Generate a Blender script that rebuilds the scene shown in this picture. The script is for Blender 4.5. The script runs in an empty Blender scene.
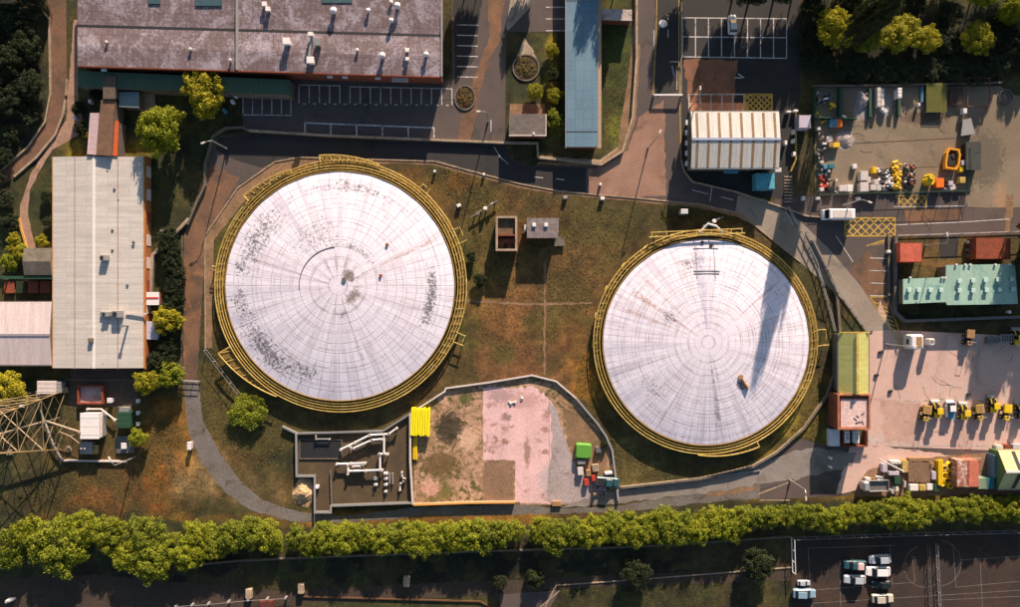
import bpy, math, random
import numpy as np
from mathutils import Vector, Matrix
R = math.radians
random.seed(7)
SC = bpy.context.scene
COL = SC.collection
H = 140.0            # camera height, metres
S = 0.2              # metres per photo pixel at ground level

def W(px, py, z=0.0):
    """ground/plan position of something seen at photo pixel px,py that stands z metres high"""
    k = S * (H - z) / H
    return Vector(((px - 510) * k, (303.5 - py) * k, z))

# ---------------------------------------------------------------- camera, sky, sun, exposure
cd = bpy.data.cameras.new('camera'); cam = bpy.data.objects.new('camera', cd); COL.objects.link(cam)
cam.location = (0, 0, H); cam.rotation_euler = (0, 0, 0)
cd.sensor_width = 36; cd.lens = 36 * H / (1020 * S); cd.clip_start = 1; cd.clip_end = 6000
SC.camera = cam
SUN_EL = 18.0
sdir = Vector((0.25, 1.0, 0)).normalized()          # towards the sun, in plan
az = math.atan2(sdir.x, sdir.y)                     # from +Y towards +X
w = bpy.data.worlds.new('World'); SC.world = w; w.use_nodes = True
nt = w.node_tree
sky = nt.nodes.new('ShaderNodeTexSky'); sky.sky_type = 'NISHITA'; sky.sun_disc = False
sky.sun_elevation = R(SUN_EL); sky.sun_rotation = az; sky.air_density = 1.0; sky.dust_density = 1.0; sky.ozone_density = 1.0
bg = nt.nodes['Background']; bg.inputs['Strength'].default_value = 0.06
nt.links.new(sky.outputs[0], bg.inputs[0])
sl = bpy.data.lights.new('sun', 'SUN'); sl.energy = 5.0; sl.angle = R(0.5); sl.color = (1.0, 0.80, 0.64)
sun = bpy.data.objects.new('sun', sl); COL.objects.link(sun)
v = Vector((sdir.x * math.cos(R(SUN_EL)), sdir.y * math.cos(R(SUN_EL)), math.sin(R(SUN_EL))))
sun.rotation_euler = v.to_track_quat('Z', 'Y').to_euler(); sun.location = (20, 80, 100)
SC.render.engine = 'CYCLES'
SC.view_settings.view_transform = 'Standard'; SC.view_settings.look = 'None'
SC.view_settings.exposure = 1.12; SC.view_settings.gamma = 1.0; SC.view_settings.use_curve_mapping = False

# ---------------------------------------------------------------- materials
def lin(c):
    return tuple(((x / 255) / 12.92 if x / 255 <= .04045 else ((x / 255 + .055) / 1.055) ** 2.4) for x in c)
def c4(c): return (*lin(c), 1.0)

class NG:
    def __init__(s, name):
        s.m = bpy.data.materials.new(name); s.m.use_nodes = True; s.t = s.m.node_tree; s.n = s.t.nodes; s.l = s.t.links
        s.b = s.n['Principled BSDF']; s.b.inputs['Roughness'].default_value = .85
    def add(s, ty, ins=None, **kw):
        x = s.n.new(ty)
        for k, v_ in kw.items(): setattr(x, k, v_)
        for k, v_ in (ins or {}).items():
            if isinstance(v_, bpy.types.NodeSocket): s.l.new(v_, x.inputs[k])
            else: x.inputs[k].default_value = v_
        return x
    def pos(s): return s.add('ShaderNodeNewGeometry').outputs['Position']
    def obj(s): return s.add('ShaderNodeTexCoord').outputs['Object']
    def mp(s, vec, rot=0, sc=(1, 1, 1), loc=(0, 0, 0)):
        return s.add('ShaderNodeMapping', {'Vector': vec, 'Rotation': (0, 0, rot), 'Scale': sc, 'Location': loc}).outputs[0]
    def noise(s, vec, scale, det=4, rough=.6, dist=0.0):
        return s.add('ShaderNodeTexNoise', {'Vector': vec, 'Scale': scale, 'Detail': det, 'Roughness': rough, 'Distortion': dist}).outputs[0]
    def math(s, op, a, b=0.0, clamp=False):
        return s.add('ShaderNodeMath', {0: a, 1: b}, operation=op, use_clamp=clamp).outputs[0]
    def step(s, x, lo, hi):
        return s.add('ShaderNodeMapRange', {'Value': x, 'From Min': lo, 'From Max': hi}, clamp=True).outputs[0]
    def mix(s, f, a, b, mode='MIX'):
        x = s.add('ShaderNodeMix', data_type='RGBA', blend_type=mode)
        for i, v_ in ((0, f), (6, a), (7, b)):
            if isinstance(v_, bpy.types.NodeSocket): s.l.new(v_, x.inputs[i])
            else: x.inputs[i].default_value = v_
        return x.outputs[2]
    def bump(s, h, st=.4, d=.05):
        b = s.add('ShaderNodeBump', {'Height': h, 'Strength': st, 'Distance': d}); s.l.new(b.outputs[0], s.b.inputs['Normal'])
    def out(s, col, rough=None, metal=None):
        s.l.new(col, s.b.inputs['Base Color'])
        if rough is not None: s.b.inputs['Roughness'].default_value = rough
        if metal is not None: s.b.inputs['Metallic'].default_value = metal
        return s.m

def mottled(name, ca, cb, cc=None, scale=.3, fine=3.0, rough=.9, bump=.3, cthr=(.56, .7), dist=.5, bd=.05, cscale=None, fr=(.62, 1.3), bl=()):
    g = NG(name); p = g.pos()
    a = g.step(g.noise(p, scale, 6, .65, dist), .35, .65)
    col = g.mix(a, c4(ca), c4(cb))
    if cc: col = g.mix(g.step(g.noise(g.mp(p, loc=(37, 11, 5)), cscale or scale * 1.7, 5, .7, dist), *cthr), col, c4(cc))
    if bl:
        q0 = g.noise(p, 1.3, 6, .8)
        for (bx, by, rx, ry, bc, lo) in bl:      # stains with a shape of their own, centred at photo px bx,by, radii in px
            c_ = W(bx, by); q = g.add('ShaderNodeVectorMath', {0: p, 1: (-c_.x, -c_.y, 0)}, operation='ADD').outputs[0]
            d = g.add('ShaderNodeVectorMath', {0: g.mp(q, 0, (1 / (rx * S), 1 / (ry * S), 0))}, operation='LENGTH').outputs['Value']
            mk = g.step(g.math('ADD', q0, g.math('MULTIPLY', g.step(d, 1.4, .2), .4)), lo, lo + .1)
            col = g.mix(g.math('MULTIPLY', g.math('MULTIPLY', mk, g.math('LESS_THAN', d, 1.5)), .85), col, c4(bc))
    f = g.noise(p, fine, 6, .7)
    col = g.mix(1.0, col, g.add('ShaderNodeMapRange', {'Value': f, 'From Min': .3, 'From Max': .7, 'To Min': fr[0], 'To Max': fr[1]}).outputs[0], 'MULTIPLY')
    if bump: g.bump(f, bump, bd)
    return g.out(col, rough)

def plain(name, c, rough=.6, metal=0.0, dirt=.4, scale=1.6):
    g = NG(name); p = g.obj()
    n = g.step(g.noise(p, scale, 5, .7), .35, .75)
    col = g.mix(g.math('MULTIPLY', n, dirt), c4(c), c4(tuple(x * .45 for x in c)))
    return g.out(col, rough, metal)

def sheet_roof(name, ca, cb, seam, panel=(1.0, 6.0), rot=0.0, mortar=.03, stain=None, sthr=(.55, .75), rough=.55, rib=0.0, ribdir=0, sscale=.25, streak=True, seamf=1.0):
    """metal / fibre sheet roofing laid in panels, with dirt streaks and lichen"""
    g = NG(name); p = g.pos(); q = g.mp(p, rot)
    q2 = g.mix(1.0, q, (0, 0, 0, 1), 'ADD')
    br = g.add('ShaderNodeTexBrick', {'Vector': q, 'Color1': c4(ca), 'Color2': c4(cb), 'Mortar': c4(seam), 'Scale': 1.0, 'Mortar Size': mortar, 'Mortar Smooth': .3, 'Brick Width': panel[0], 'Row Height': panel[1]}, offset=0.0)
    col = br.outputs[0]
    if streak:
        sx = (1.6, .12, 1) if ribdir == 0 else (.12, 1.6, 1)
        st = g.step(g.noise(g.mp(q, 0, sx), 1.0, 5, .65), .3, .75)
        col = g.mix(g.math('MULTIPLY', st, .5), col, c4(tuple(x * .68 for x in ca)))
    if stain:
        n1 = g.noise(q, sscale, 8, .75, .8)
        n2 = g.noise(q, sscale * 9, 5, .7)
        col = g.mix(g.step(g.math('ADD', n1, g.math('MULTIPLY', g.math('SUBTRACT', n2, .5), .6)), *sthr), col, c4(stain))
    f = g.noise(p, 4, 6, .75)
    col = g.mix(1.0, col, g.add('ShaderNodeMapRange', {'Value': f, 'From Min': .3, 'From Max': .7, 'To Min': .8, 'To Max': 1.15}).outputs[0], 'MULTIPLY')
    if rib:
        wv = g.add('ShaderNodeTexWave', {'Vector': q, 'Scale': rib}, bands_direction='X' if ribdir == 0 else 'Y').outputs[1]
        g.bump(g.math('ADD', wv, g.math('MULTIPLY', f, .5)), .35, .06)
    else: g.bump(f, .15, .04)
    return g.out(col, rough)

def foliage(name, ca, cb, cc):
    g = NG(name)
    rnd = g.add('ShaderNodeObjectInfo').outputs['Random']; p = g.pos()
    n = g.step(g.noise(p, 1.1, 4, .6), .35, .65)
    col = g.mix(n, c4(ca), c4(cb))
    col = g.mix(g.math('MULTIPLY', rnd, .55), col, c4(cc))
    isl = g.add('ShaderNodeNewGeometry').outputs['Random Per Island']
    col = g.mix(1.0, col, g.add('ShaderNodeMapRange', {'Value': isl, 'To Min': .65, 'To Max': 1.3}).outputs[0], 'MULTIPLY')
    g.out(col, .75)
    tr = g.add('ShaderNodeBsdfTranslucent', {'Color': col})
    mx = g.add('ShaderNodeMixShader', {0: .22, 1: g.b.outputs[0], 2: tr.outputs[0]})
    g.l.new(mx.outputs[0], g.n['Material Output'].inputs[0])
    return g.m

# ---------------------------------------------------------------- mesh builder
class MB:
    def __init__(s): s.v = []; s.f = []; s.sm = False
    def quadstrip(s, a, b):
        pass
    def face(s, pts):
        i = len(s.v); s.v += [tuple(p) for p in pts]; s.f.append(tuple(range(i, i + len(pts)))); return s
    def box(s, c, d, rz=0.0, bev=0.0, M=None):
        hx, hy, hz = d[0] / 2, d[1] / 2, d[2] / 2
        i = len(s.v); ca, sa = math.cos(rz), math.sin(rz)
        if bev:
            b = min(bev, hx * .9, hy * .9, hz * .9); L = []
            for z, k in ((-hz, 0), (hz - b, 0), (hz, b)):
                X, Y = hx - k, hy - k
                for x, y in ((-X + b, -Y), (X - b, -Y), (X, -Y + b), (X, Y - b), (X - b, Y), (-X + b, Y), (-X, Y - b), (-X, -Y + b)): L.append((x, y, z))
            fs = [tuple(range(7, -1, -1)), tuple(range(16, 24))]
            for r in (0, 8):
                for k in range(8): fs.append((r + k, r + (k + 1) % 8, r + 8 + (k + 1) % 8, r + 8 + k))
        else:
            L = [(x, y, z) for z in (-hz, hz) for x, y in ((-hx, -hy), (hx, -hy), (hx, hy), (-hx, hy))]
            fs = [(3, 2, 1, 0), (4, 5, 6, 7), (0, 1, 5, 4), (1, 2, 6, 5), (2, 3, 7, 6), (3, 0, 4, 7)]
        for x, y, z in L:
            p = Vector((c[0] + x * ca - y * sa, c[1] + x * sa + y * ca, c[2] + z))
            s.v.append(tuple(M @ p if M else p))
        s.f += [tuple(i + k for k in f) for f in fs]; return s
    def prism(s, pts, z0, z1):
        n = len(pts)
        A = sum(pts[k][0] * pts[(k + 1) % n][1] - pts[(k + 1) % n][0] * pts[k][1] for k in range(n))
        if A < 0: pts = pts[::-1]
        i = len(s.v); s.v += [(p[0], p[1], z0) for p in pts] + [(p[0], p[1], z1) for p in pts]
        s.f.append(tuple(i + k for k in range(n - 1, -1, -1))); s.f.append(tuple(i + n + k for k in range(n)))
        for k in range(n): s.f.append((i + k, i + (k + 1) % n, i + n + (k + 1) % n, i + n + k))
        return s
    def side(s, prof, y0, y1):
        """profile in x,z extruded along y"""
        n = len(prof)
        A = sum(prof[k][0] * prof[(k + 1) % n][1] - prof[(k + 1) % n][0] * prof[k][1] for k in range(n))
        if A > 0: prof = prof[::-1]
        i = len(s.v); s.v += [(p[0], y0, p[1]) for p in prof] + [(p[0], y1, p[1]) for p in prof]
        s.f.append(tuple(i + k for k in range(n - 1, -1, -1))); s.f.append(tuple(i + n + k for k in range(n)))
        for k in range(n): s.f.append((i + k, i + (k + 1) % n, i + n + (k + 1) % n, i + n + k))
        return s
    def cyl(s, c, r, h, n=14, r2=None, axis='z'):
        r2 = r if r2 is None else r2; i = len(s.v)
        for k in range(2):
            for j in range(n):
                a = 2 * math.pi * j / n; rr = (r, r2)[k]; x, y, z = rr * math.cos(a), rr * math.sin(a), h * k
                if axis == 'x': x, y, z = z, x, y
                if axis == 'y': x, y, z = y, z, x
                s.v.append((c[0] + x, c[1] + y, c[2] + z))
        s.f.append(tuple(i + k for k in range(n - 1, -1, -1))); s.f.append(tuple(i + n + k for k in range(n)))
        for k in range(n): s.f.append((i + k, i + (k + 1) % n, i + n + (k + 1) % n, i + n + k))
        return s
    def tube(s, pts, r, n=6, closed=False, r_end=None):
        pts = [Vector(p) for p in pts]; m = len(pts); i = len(s.v)
        for k, p in enumerate(pts):
            if closed: t = (pts[(k + 1) % m] - pts[k - 1])
            else: t = pts[min(k + 1, m - 1)] - pts[max(k - 1, 0)]
            t.normalize(); u = t.cross(Vector((0, 0, 1)))
            if u.length < .01: u = Vector((1, 0, 0))
            u.normalize(); q = t.cross(u)
            rr = r if r_end is None else r + (r_end - r) * k / (m - 1)
            for j in range(n):
                a = 2 * math.pi * j / n; s.v.append(tuple(p + u * rr * math.cos(a) + q * rr * math.sin(a)))
        for k in range(m if closed else m - 1):
            for j in range(n):
                a, b = i + k * n, i + ((k + 1) % m) * n
                s.f.append((a + j, a + (j + 1) % n, b + (j + 1) % n, b + j))
        if not closed:
            s.f.append(tuple(i + j for j in range(n))); s.f.append(tuple(i + (m - 1) * n + j for j in range(n - 1, -1, -1)))
        return s
    def torus(s, c, R_, r, n=20, m=6):
        return s.tube([(c[0] + R_ * math.cos(2 * math.pi * k / n), c[1] + R_ * math.sin(2 * math.pi * k / n), c[2]) for k in range(n)], r, m, True)
    def wallline(s, pts, wd, z0, z1, closed=False):
        """a wall of width wd with mitred corners along plan polyline"""
        P = [Vector((p[0], p[1])) for p in pts]; n = len(P); Lf = []; Rt = []
        for k in range(n):
            if closed: a, b = (P[k] - P[k - 1]).normalized(), (P[(k + 1) % n] - P[k]).normalized()
            else:
                a = (P[k] - P[k - 1]).normalized() if k else (P[1] - P[0]).normalized()
                b = (P[k + 1] - P[k]).normalized() if k < n - 1 else a
            t = (a + b).normalized(); nn = Vector((-t.y, t.x)); sc = 1 / max(.4, nn.dot(Vector((-a.y, a.x))))
            Lf.append(P[k] + nn * wd / 2 * sc); Rt.append(P[k] - nn * wd / 2 * sc)
        i = len(s.v)
        for k in range(n):
            s.v += [(Lf[k].x, Lf[k].y, z0), (Rt[k].x, Rt[k].y, z0), (Rt[k].x, Rt[k].y, z1), (Lf[k].x, Lf[k].y, z1)]
        for k in range(n if closed else n - 1):
            a, b = i + 4 * k, i + 4 * ((k + 1) % n)
            for j in range(4): s.f.append((a + j, b + j, b + (j + 1) % 4, a + (j + 1) % 4))
        if not closed: s.f.append((i, i + 1, i + 2, i + 3)); e = i + 4 * (n - 1); s.f.append((e + 3, e + 2, e + 1, e))
        return s
    def build(s, name, mat, parent=None, loc=None, smooth=False):
        me = bpy.data.meshes.new(name); me.from_pydata(s.v, [], s.f); me.update()
        mats = mat if isinstance(mat, (list, tuple)) else [mat]
        for m in mats: me.materials.append(m)
        if smooth: me.polygons.foreach_set('use_smooth', [True] * len(me.polygons))
        o = bpy.data.objects.new(name, me); COL.objects.link(o)
        if parent: o.parent = parent
        if loc is not None: o.location = loc
        return o

def tag(o, label=None, cat=None, group=None, kind=None):
    if label: o['label'] = label
    if cat: o['category'] = cat
    if group: o['group'] = group
    if kind: o['kind'] = kind
    return o
def root(name, loc, label, cat, group=None, rz=0.0):
    o = bpy.data.objects.new(name, None); COL.objects.link(o); o.location = loc; o.rotation_euler = (0, 0, rz)
    o.empty_display_size = .5
    return tag(o, label, cat, group)
def dup(r, loc, rz, label, group=None, scale=None, name=None):
    c = r.copy(); COL.objects.link(c); c.location = loc; c.rotation_euler = (0, 0, rz); c['label'] = label
    if group: c['group'] = group
    if scale: c.scale = scale if isinstance(scale, (tuple, list)) else (scale,) * 3
    for ch in list(r.children):
        d = ch.copy(); COL.objects.link(d); d.parent = c
        for g in list(ch.children):
            e = g.copy(); COL.objects.link(e); e.parent = d
    return c
def dress(r, mats):
    """give the named parts of a copied thing their own mesh with another paint"""
    for ch in list(r.children):
        k = ch.name.split('.')[0]
        if k in mats:
            ch.data = ch.data.copy(); ch.data.materials[0] = mats[k]

SHEETS = []
def rough_poly(pts, jit, step=1.0, seed=1):
    rg = random.Random(seed); out = []
    n = len(pts)
    for k in range(n):
        a, b = Vector(pts[k]).to_2d(), Vector(pts[(k + 1) % n]).to_2d(); L = (b - a).length; m = max(1, int(L / step))
        nn = Vector((-(b - a).y, (b - a).x)).normalized()
        for j in range(m):
            p = a.lerp(b, j / m)
            if j: p = p + nn * rg.uniform(-jit, jit)
            out.append((p.x, p.y))
    return out
def sheet(name, px, mat, lvl, jit=0.0, step=1.0):
    pts = [W(*p).to_2d() for p in px]
    if jit: pts = rough_poly(pts, jit, step, len(name) + len(px))
    z = lvl * .004; SHEETS.append(list(px))
    m = MB(); pts = [(p[0], p[1]) for p in pts]
    A = sum(pts[k][0] * pts[(k + 1) % len(pts)][1] - pts[(k + 1) % len(pts)][0] * pts[k][1] for k in range(len(pts)))
    if A < 0: pts = pts[::-1]
    m.face([(p[0], p[1], z) for p in pts])
    o = m.build(name, mat); o['kind'] = 'structure'
    return o
def lines(name, segs, wd, mat, lvl, px=True):
    m = MB(); z = lvl * .004
    for sg in segs:
        pts = [W(*p).to_2d() for p in sg] if px else [Vector(p) for p in sg]
        P = pts; L = []; Rr = []
        for k in range(len(P)):
            t = (P[min(k + 1, len(P) - 1)] - P[max(k - 1, 0)]).normalized(); nn = Vector((-t.y, t.x)) * wd / 2
            L.append(P[k] + nn); Rr.append(P[k] - nn)
        for k in range(len(P) - 1):
            m.face([(Rr[k].x, Rr[k].y, z), (Rr[k + 1].x, Rr[k + 1].y, z), (L[k + 1].x, L[k + 1].y, z), (L[k].x, L[k].y, z)])
        z += .0002
    o = m.build(name, mat); o['kind'] = 'structure'; return o
# ================================================================ materials used in several places
M = {}
M['asphalt'] = mottled('asphalt', (78, 70, 67), (94, 81, 75), (58, 55, 54), .1, 3, .9, .15, fr=(.8, 1.15))
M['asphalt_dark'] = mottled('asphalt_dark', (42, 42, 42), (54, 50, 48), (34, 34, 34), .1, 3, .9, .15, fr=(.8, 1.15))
M['track'] = mottled('track', (132, 96, 70), (88, 70, 56), (150, 104, 70), .15, 2.5, .95, .4, fr=(.75, 1.2))
M['footway'] = mottled('footway', (150, 118, 88), (120, 94, 68), (92, 84, 50), .3, 2.5, .95, .3)
M['concrete'] = mottled('concrete', (156, 142, 126), (134, 122, 108), (104, 94, 82), .1, 2.2, .9, .2, fr=(.84, 1.14))
M['yard'] = mottled('yard', (136, 120, 100), (118, 104, 84), (92, 82, 64), .07, 2, .9, .2, fr=(.84, 1.14), bl=[(985, 160, 20, 28, (92, 84, 70), .6), (845, 140, 9, 9, (176, 166, 166), .62), (862, 108, 8, 12, (150, 146, 146), .6), (885, 105, 9, 12, (140, 136, 136), .6), (925, 118, 30, 8, (84, 66, 50), .66), (1000, 200, 10, 26, (160, 128, 96), .72)])
M['pinkconc'] = mottled('pinkconc', (208, 176, 162), (194, 162, 148), (164, 136, 124), .06, 1.8, .9, .15, fr=(.9, 1.08))
M['slab'] = mottled('slab', (230, 188, 184), (208, 170, 168), (166, 128, 116), .2, 2.0, .85, .15, (.54, .64), fr=(.8, 1.14), bl=[(520, 400, 30, 10, (190, 150, 142), .66), (550, 480, 16, 20, (186, 168, 166), .66), (505, 442, 6, 4, (140, 104, 80), .68), (527, 452, 4, 18, (150, 116, 100), .66), (506, 417, 8, 5, (130, 104, 96), .7), (545, 430, 6, 4, (160, 120, 104), .7), (545, 452, 5, 4, (150, 112, 96), .7), (500, 395, 14, 8, (170, 140, 140), .64)])
M['slabgrey'] = mottled('slabgrey', (176, 160, 158), (156, 142, 138), (120, 104, 92), .15, 2.2, .9, .2)
M['dirt'] = mottled('dirt', (196, 156, 128), (136, 108, 74), (88, 82, 40), .3, 1.6, .95, .6, (.5, .6), 1.6, .12, .45, (.6, 1.35), [(450, 428, 15, 17, (32, 32, 18), .6), (440, 465, 22, 14, (96, 76, 38), .62), (425, 400, 12, 10, (120, 98, 70), .6), (436, 492, 20, 10, (110, 98, 46), .62), (466, 398, 10, 8, (84, 84, 40), .66), (430, 488, 12, 10, (208, 156, 136), .66), (468, 440, 10, 12, (206, 168, 140), .62)])
M['dirtdark'] = mottled('dirtdark', (70, 54, 34), (52, 44, 26), (30, 30, 18), .5, 2.5, .95, .6, (.5, .65), 1.2, .12)
M['brownconc'] = mottled('brownconc', (150, 116, 90), (126, 100, 78), (96, 86, 56), .3, 2.4, .95, .3)
M['gravel'] = mottled('gravel', (90, 74, 52), (74, 62, 44), (104, 84, 56), .3, 4, .95, .5)
M['kerb'] = mottled('kerb', (176, 156, 132), (146, 126, 104), (110, 96, 74), .5, 3, .85, .15)
M['oldconc'] = mottled('oldconc', (120, 110, 96), (98, 90, 78), (76, 70, 50), .4, 3, .9, .2)
M['brick'] = mottled('brick', (142, 74, 50), (116, 62, 44), (84, 50, 38), .8, 5, .9, .2)
M['white'] = plain('white', (232, 226, 222), .5, 0, .2)
M['offwhite'] = plain('offwhite', (214, 202, 194), .6, 0, .35)
M['paint'] = mottled('paint', (206, 202, 196), (180, 174, 166), (110, 104, 96), .8, 6, .8, 0, (.55, .62))
M['ypaint'] = mottled('ypaint', (206, 168, 66), (180, 146, 66), (110, 92, 60), .8, 6, .8, 0, (.56, .64))
M['yellow'] = plain('yellow', (236, 196, 28), .45, 0, .25)
M['rail'] = mottled('rail', (204, 178, 96), (172, 138, 64), (212, 196, 138), .6, 4, .5, 0, (.55, .65), fr=(.8, 1.15))
M['railplate'] = mottled('railplate', (138, 110, 46), (104, 82, 36), (64, 50, 26), .4, 3, .8, .3)
M['orange'] = plain('orange', (240, 120, 24), .5, 0, .25)
M['red'] = plain('red', (196, 60, 36), .6, 0, .3)
M['rust'] = mottled('rust', (152, 72, 42), (120, 58, 38), (92, 56, 44), .8, 4, .85, .2)
M['blue'] = plain('blue', (86, 140, 166), .5, 0, .3)
M['teal'] = plain('teal', (52, 116, 124), .5, 0, .3)
M['green'] = plain('green', (74, 168, 50), .6, 0, .25)
M['darkgreen'] = plain('darkgreen', (38, 74, 52), .7, 0, .3)
M['grey'] = plain('grey', (150, 148, 146), .6, 0, .3)
M['midgrey'] = plain('midgrey', (104, 102, 100), .6, 0, .3)
M['dark'] = plain('dark', (34, 34, 36), .7, 0, .2)
M['rubber'] = plain('rubber', (24, 24, 25), .9, 0, .2)
M['black'] = plain('black', (14, 14, 15), .8, 0, .1)
M['galv'] = plain('galv', (170, 170, 166), .4, .5, .3)
M['wood'] = mottled('wood', (170, 132, 92), (140, 106, 72), (110, 84, 60), 1.5, 6, .9, .2)
M['lilac'] = plain('lilac', (192, 182, 192), .6, 0, .2)
g = NG('glass'); g.b.inputs['Base Color'].default_value = (.012, .016, .02, 1); g.b.inputs['Roughness'].default_value = .08; M['glass'] = g.m
M['bark'] = mottled('bark', (92, 72, 52), (66, 52, 40), None, 1.5, 8, .95, .4)
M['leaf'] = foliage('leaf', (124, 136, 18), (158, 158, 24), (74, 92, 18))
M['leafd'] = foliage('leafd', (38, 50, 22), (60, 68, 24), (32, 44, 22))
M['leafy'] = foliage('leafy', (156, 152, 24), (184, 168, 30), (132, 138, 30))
M['tuft'] = foliage('tuft', (84, 84, 32), (66, 70, 28), (100, 88, 36))
M['weed'] = foliage('weed', (110, 94, 36), (84, 88, 30), (140, 100, 44))

# ================================================================ ground: one sheet to the horizon, its soil and grass colours laid in plan
rng = np.random.RandomState(3)
def vnoise(X, Y, sc, seed):
    rs = np.random.RandomState(seed); G = rs.rand(256, 256)
    x, y = X / sc + 60, Y / sc + 60; xi, yi = np.floor(x).astype(int), np.floor(y).astype(int); fx, fy = x - xi, y - yi
    fx, fy = fx * fx * (3 - 2 * fx), fy * fy * (3 - 2 * fy)
    g_ = lambda a, b: G[a % 256, b % 256]
    return (g_(xi, yi) * (1 - fx) + g_(xi + 1, yi) * fx) * (1 - fy) + (g_(xi, yi + 1) * (1 - fx) + g_(xi + 1, yi + 1) * fx) * fy
def fbm(X, Y, sc, seed, o=4):
    t = 0; a = .5
    for k in range(o): t = t + a * vnoise(X, Y, sc / 2 ** k, seed + k); a *= .5
    return t / (1 - .5 ** o)
# patches of ground cover in photo pixels: x, y, rx, ry, colour, strength
OL = (62, 62, 26); DG = (38, 46, 20)
PATCH = [
 (510, 300, 330, 175, (104, 80, 40), .9), (520, 270, 90, 60, (132, 92, 54), .75), (530, 350, 60, 40, (134, 92, 54), .75), (600, 290, 20, 50, (124, 84, 46), .7), (505, 355, 14, 12, (96, 90, 36), .7),
 (575, 340, 18, 50, (158, 112, 50), .5), (570, 260, 60, 50, (112, 90, 44), .6), (610, 225, 60, 25, (86, 80, 34), .7),
 (480, 250, 26, 70, (96, 88, 30), .7), (465, 300, 16, 60, (78, 92, 32), .7), (430, 185, 40, 20, (128, 88, 34), .7),
 (500, 310, 40, 30, (150, 104, 54), .5), (545, 325, 20, 18, (112, 98, 36), .6), (690, 220, 70, 16, (62, 60, 26), .7),
 (740, 265, 60, 45, (84, 68, 36), .8), (820, 300, 25, 60, (66, 60, 28), .8), (790, 420, 40, 45, (150, 128, 44), .8),
 (640, 450, 40, 45, (126, 112, 62), .7), (610, 400, 30, 40, (96, 84, 34), .7), (590, 380, 20, 30, (190, 130, 36), .6),
 (222, 230, 14, 60, (110, 104, 34), .8), (225, 330, 18, 50, (120, 92, 40), .6), (250, 420, 55, 45, (96, 84, 34), .8),
 (230, 455, 50, 40, (110, 92, 46), .7), (270, 440, 30, 30, (76, 74, 28), .7),
 (150, 480, 120, 40, (120, 84, 38), .8), (160, 450, 22, 60, (180, 112, 34), .8), (195, 475, 30, 30, (160, 134, 88), .8),
 (230, 490, 45, 25, (150, 122, 80), .6), (90, 500, 80, 18, (140, 92, 40), .6), (40, 490, 50, 30, (60, 62, 26), .8),
 (185, 430, 12, 50, (190, 130, 40), .6), (110, 430, 60, 40, (104, 84, 40), .7), (400, 518, 300, 7, (170, 120, 42), .7),
 (70, 150, 18, 12, (158, 146, 34), .9), (135, 150, 30, 12, (150, 142, 34), .9), (160, 200, 25, 60, (66, 70, 28), .7), (165, 280, 15, 60, (64, 74, 28), .7),
 (615, 70, 20, 70, (74, 84, 28), .9), (615, 130, 14, 26, (140, 148, 36), .9), (545, 80, 14, 70, (90, 92, 30), .8), (552, 75, 7, 60, (180, 150, 40), .9), (552, 125, 10, 22, (120, 130, 36), .7),  # lighter green at the foot of this verge paints sunlit grass
 (525, 70, 20, 40, (50, 60, 26), .8), (645, 590, 140, 20, (56, 58, 22), .9), (640, 600, 200, 14, (58, 56, 24), .6),  # field entries darkened to paint the tree row's shade
 (20, 200, 50, 60, (58, 64, 26), .8), (0, 80, 50, 130, (20, 28, 14), .9), (910, 35, 130, 56, (20, 26, 14), .95), (120, 110, 60, 30, (40, 62, 36), .7),  # near-black entries paint the woods' shade onto the ground
 (1000, 330, 150, 12, (76, 64, 42), .8), (960, 250, 70, 28, (130, 96, 48), .9), (1010, 235, 20, 14, (96, 76, 40), .7), (800, 190, 25, 60, (88, 74, 50), .8),
 (880, 497, 120, 6, (150, 116, 40), .7), (600, 560, 420, 26, (34, 34, 20), .9), (150, 590, 200, 26, (36, 34, 22), .9), (750, 548, 60, 20, (86, 70, 46), .6),  # long dark entries paint the shade below the tree row
]
x = np.concatenate([[-1500, -600, -250, -150], np.arange(-118, 118.1, .5), [150, 250, 600, 1500]])
y = np.concatenate([[-1500, -600, -250, -120], np.arange(-74, 74.1, .5), [120, 250, 600, 1500]])
X, Y = np.meshgrid(x, y)
PX, PY = X / S + 510, 303.5 - Y / S
base = np.array(lin(OL)); dgr = np.array(lin(DG))
k0 = fbm(X, Y, 14, 5)[..., None]
C = base * k0 * 1.3 + dgr * (1 - k0) * 1.3
wob = (fbm(X, Y, 5, 21) - .5) * 1.5
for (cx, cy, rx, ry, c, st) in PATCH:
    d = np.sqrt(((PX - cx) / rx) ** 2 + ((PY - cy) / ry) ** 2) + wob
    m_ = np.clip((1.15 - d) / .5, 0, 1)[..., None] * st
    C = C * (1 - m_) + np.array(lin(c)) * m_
n1 = fbm(X, Y, 2.2, 31)[..., None]; n2 = fbm(X, Y, 6, 47)[..., None]
C = C * (.4 + .95 * n1) * (.65 + .5 * n2) * (.5 + .9 * fbm(X, Y, 1.3, 133, 3)[..., None])
gm = np.clip((fbm(X, Y, 3.5, 77) - .5) / .06, 0, 1)[..., None] * .55      # patches of green growth
C = C * (1 - gm) + np.array(lin((84, 76, 34))) * gm * (.6 + .6 * n1)
Z = (fbm(X, Y, 3, 91) - .5) * .0
ny, nx = X.shape
idx = np.arange(nx * ny).reshape(ny, nx)
F = np.stack([idx[:-1, :-1], idx[:-1, 1:], idx[1:, 1:], idx[1:, :-1]], -1).reshape(-1, 4)
me = bpy.data.meshes.new('ground'); me.from_pydata(np.stack([X, Y, Z], -1).reshape(-1, 3).tolist(), [], F.tolist()); me.update()
ca = me.color_attributes.new('soil', 'FLOAT_COLOR', 'POINT')
ca.data.foreach_set('color', np.concatenate([C, np.ones_like(C[..., :1])], -1).reshape(-1).astype(np.float32))
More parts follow.
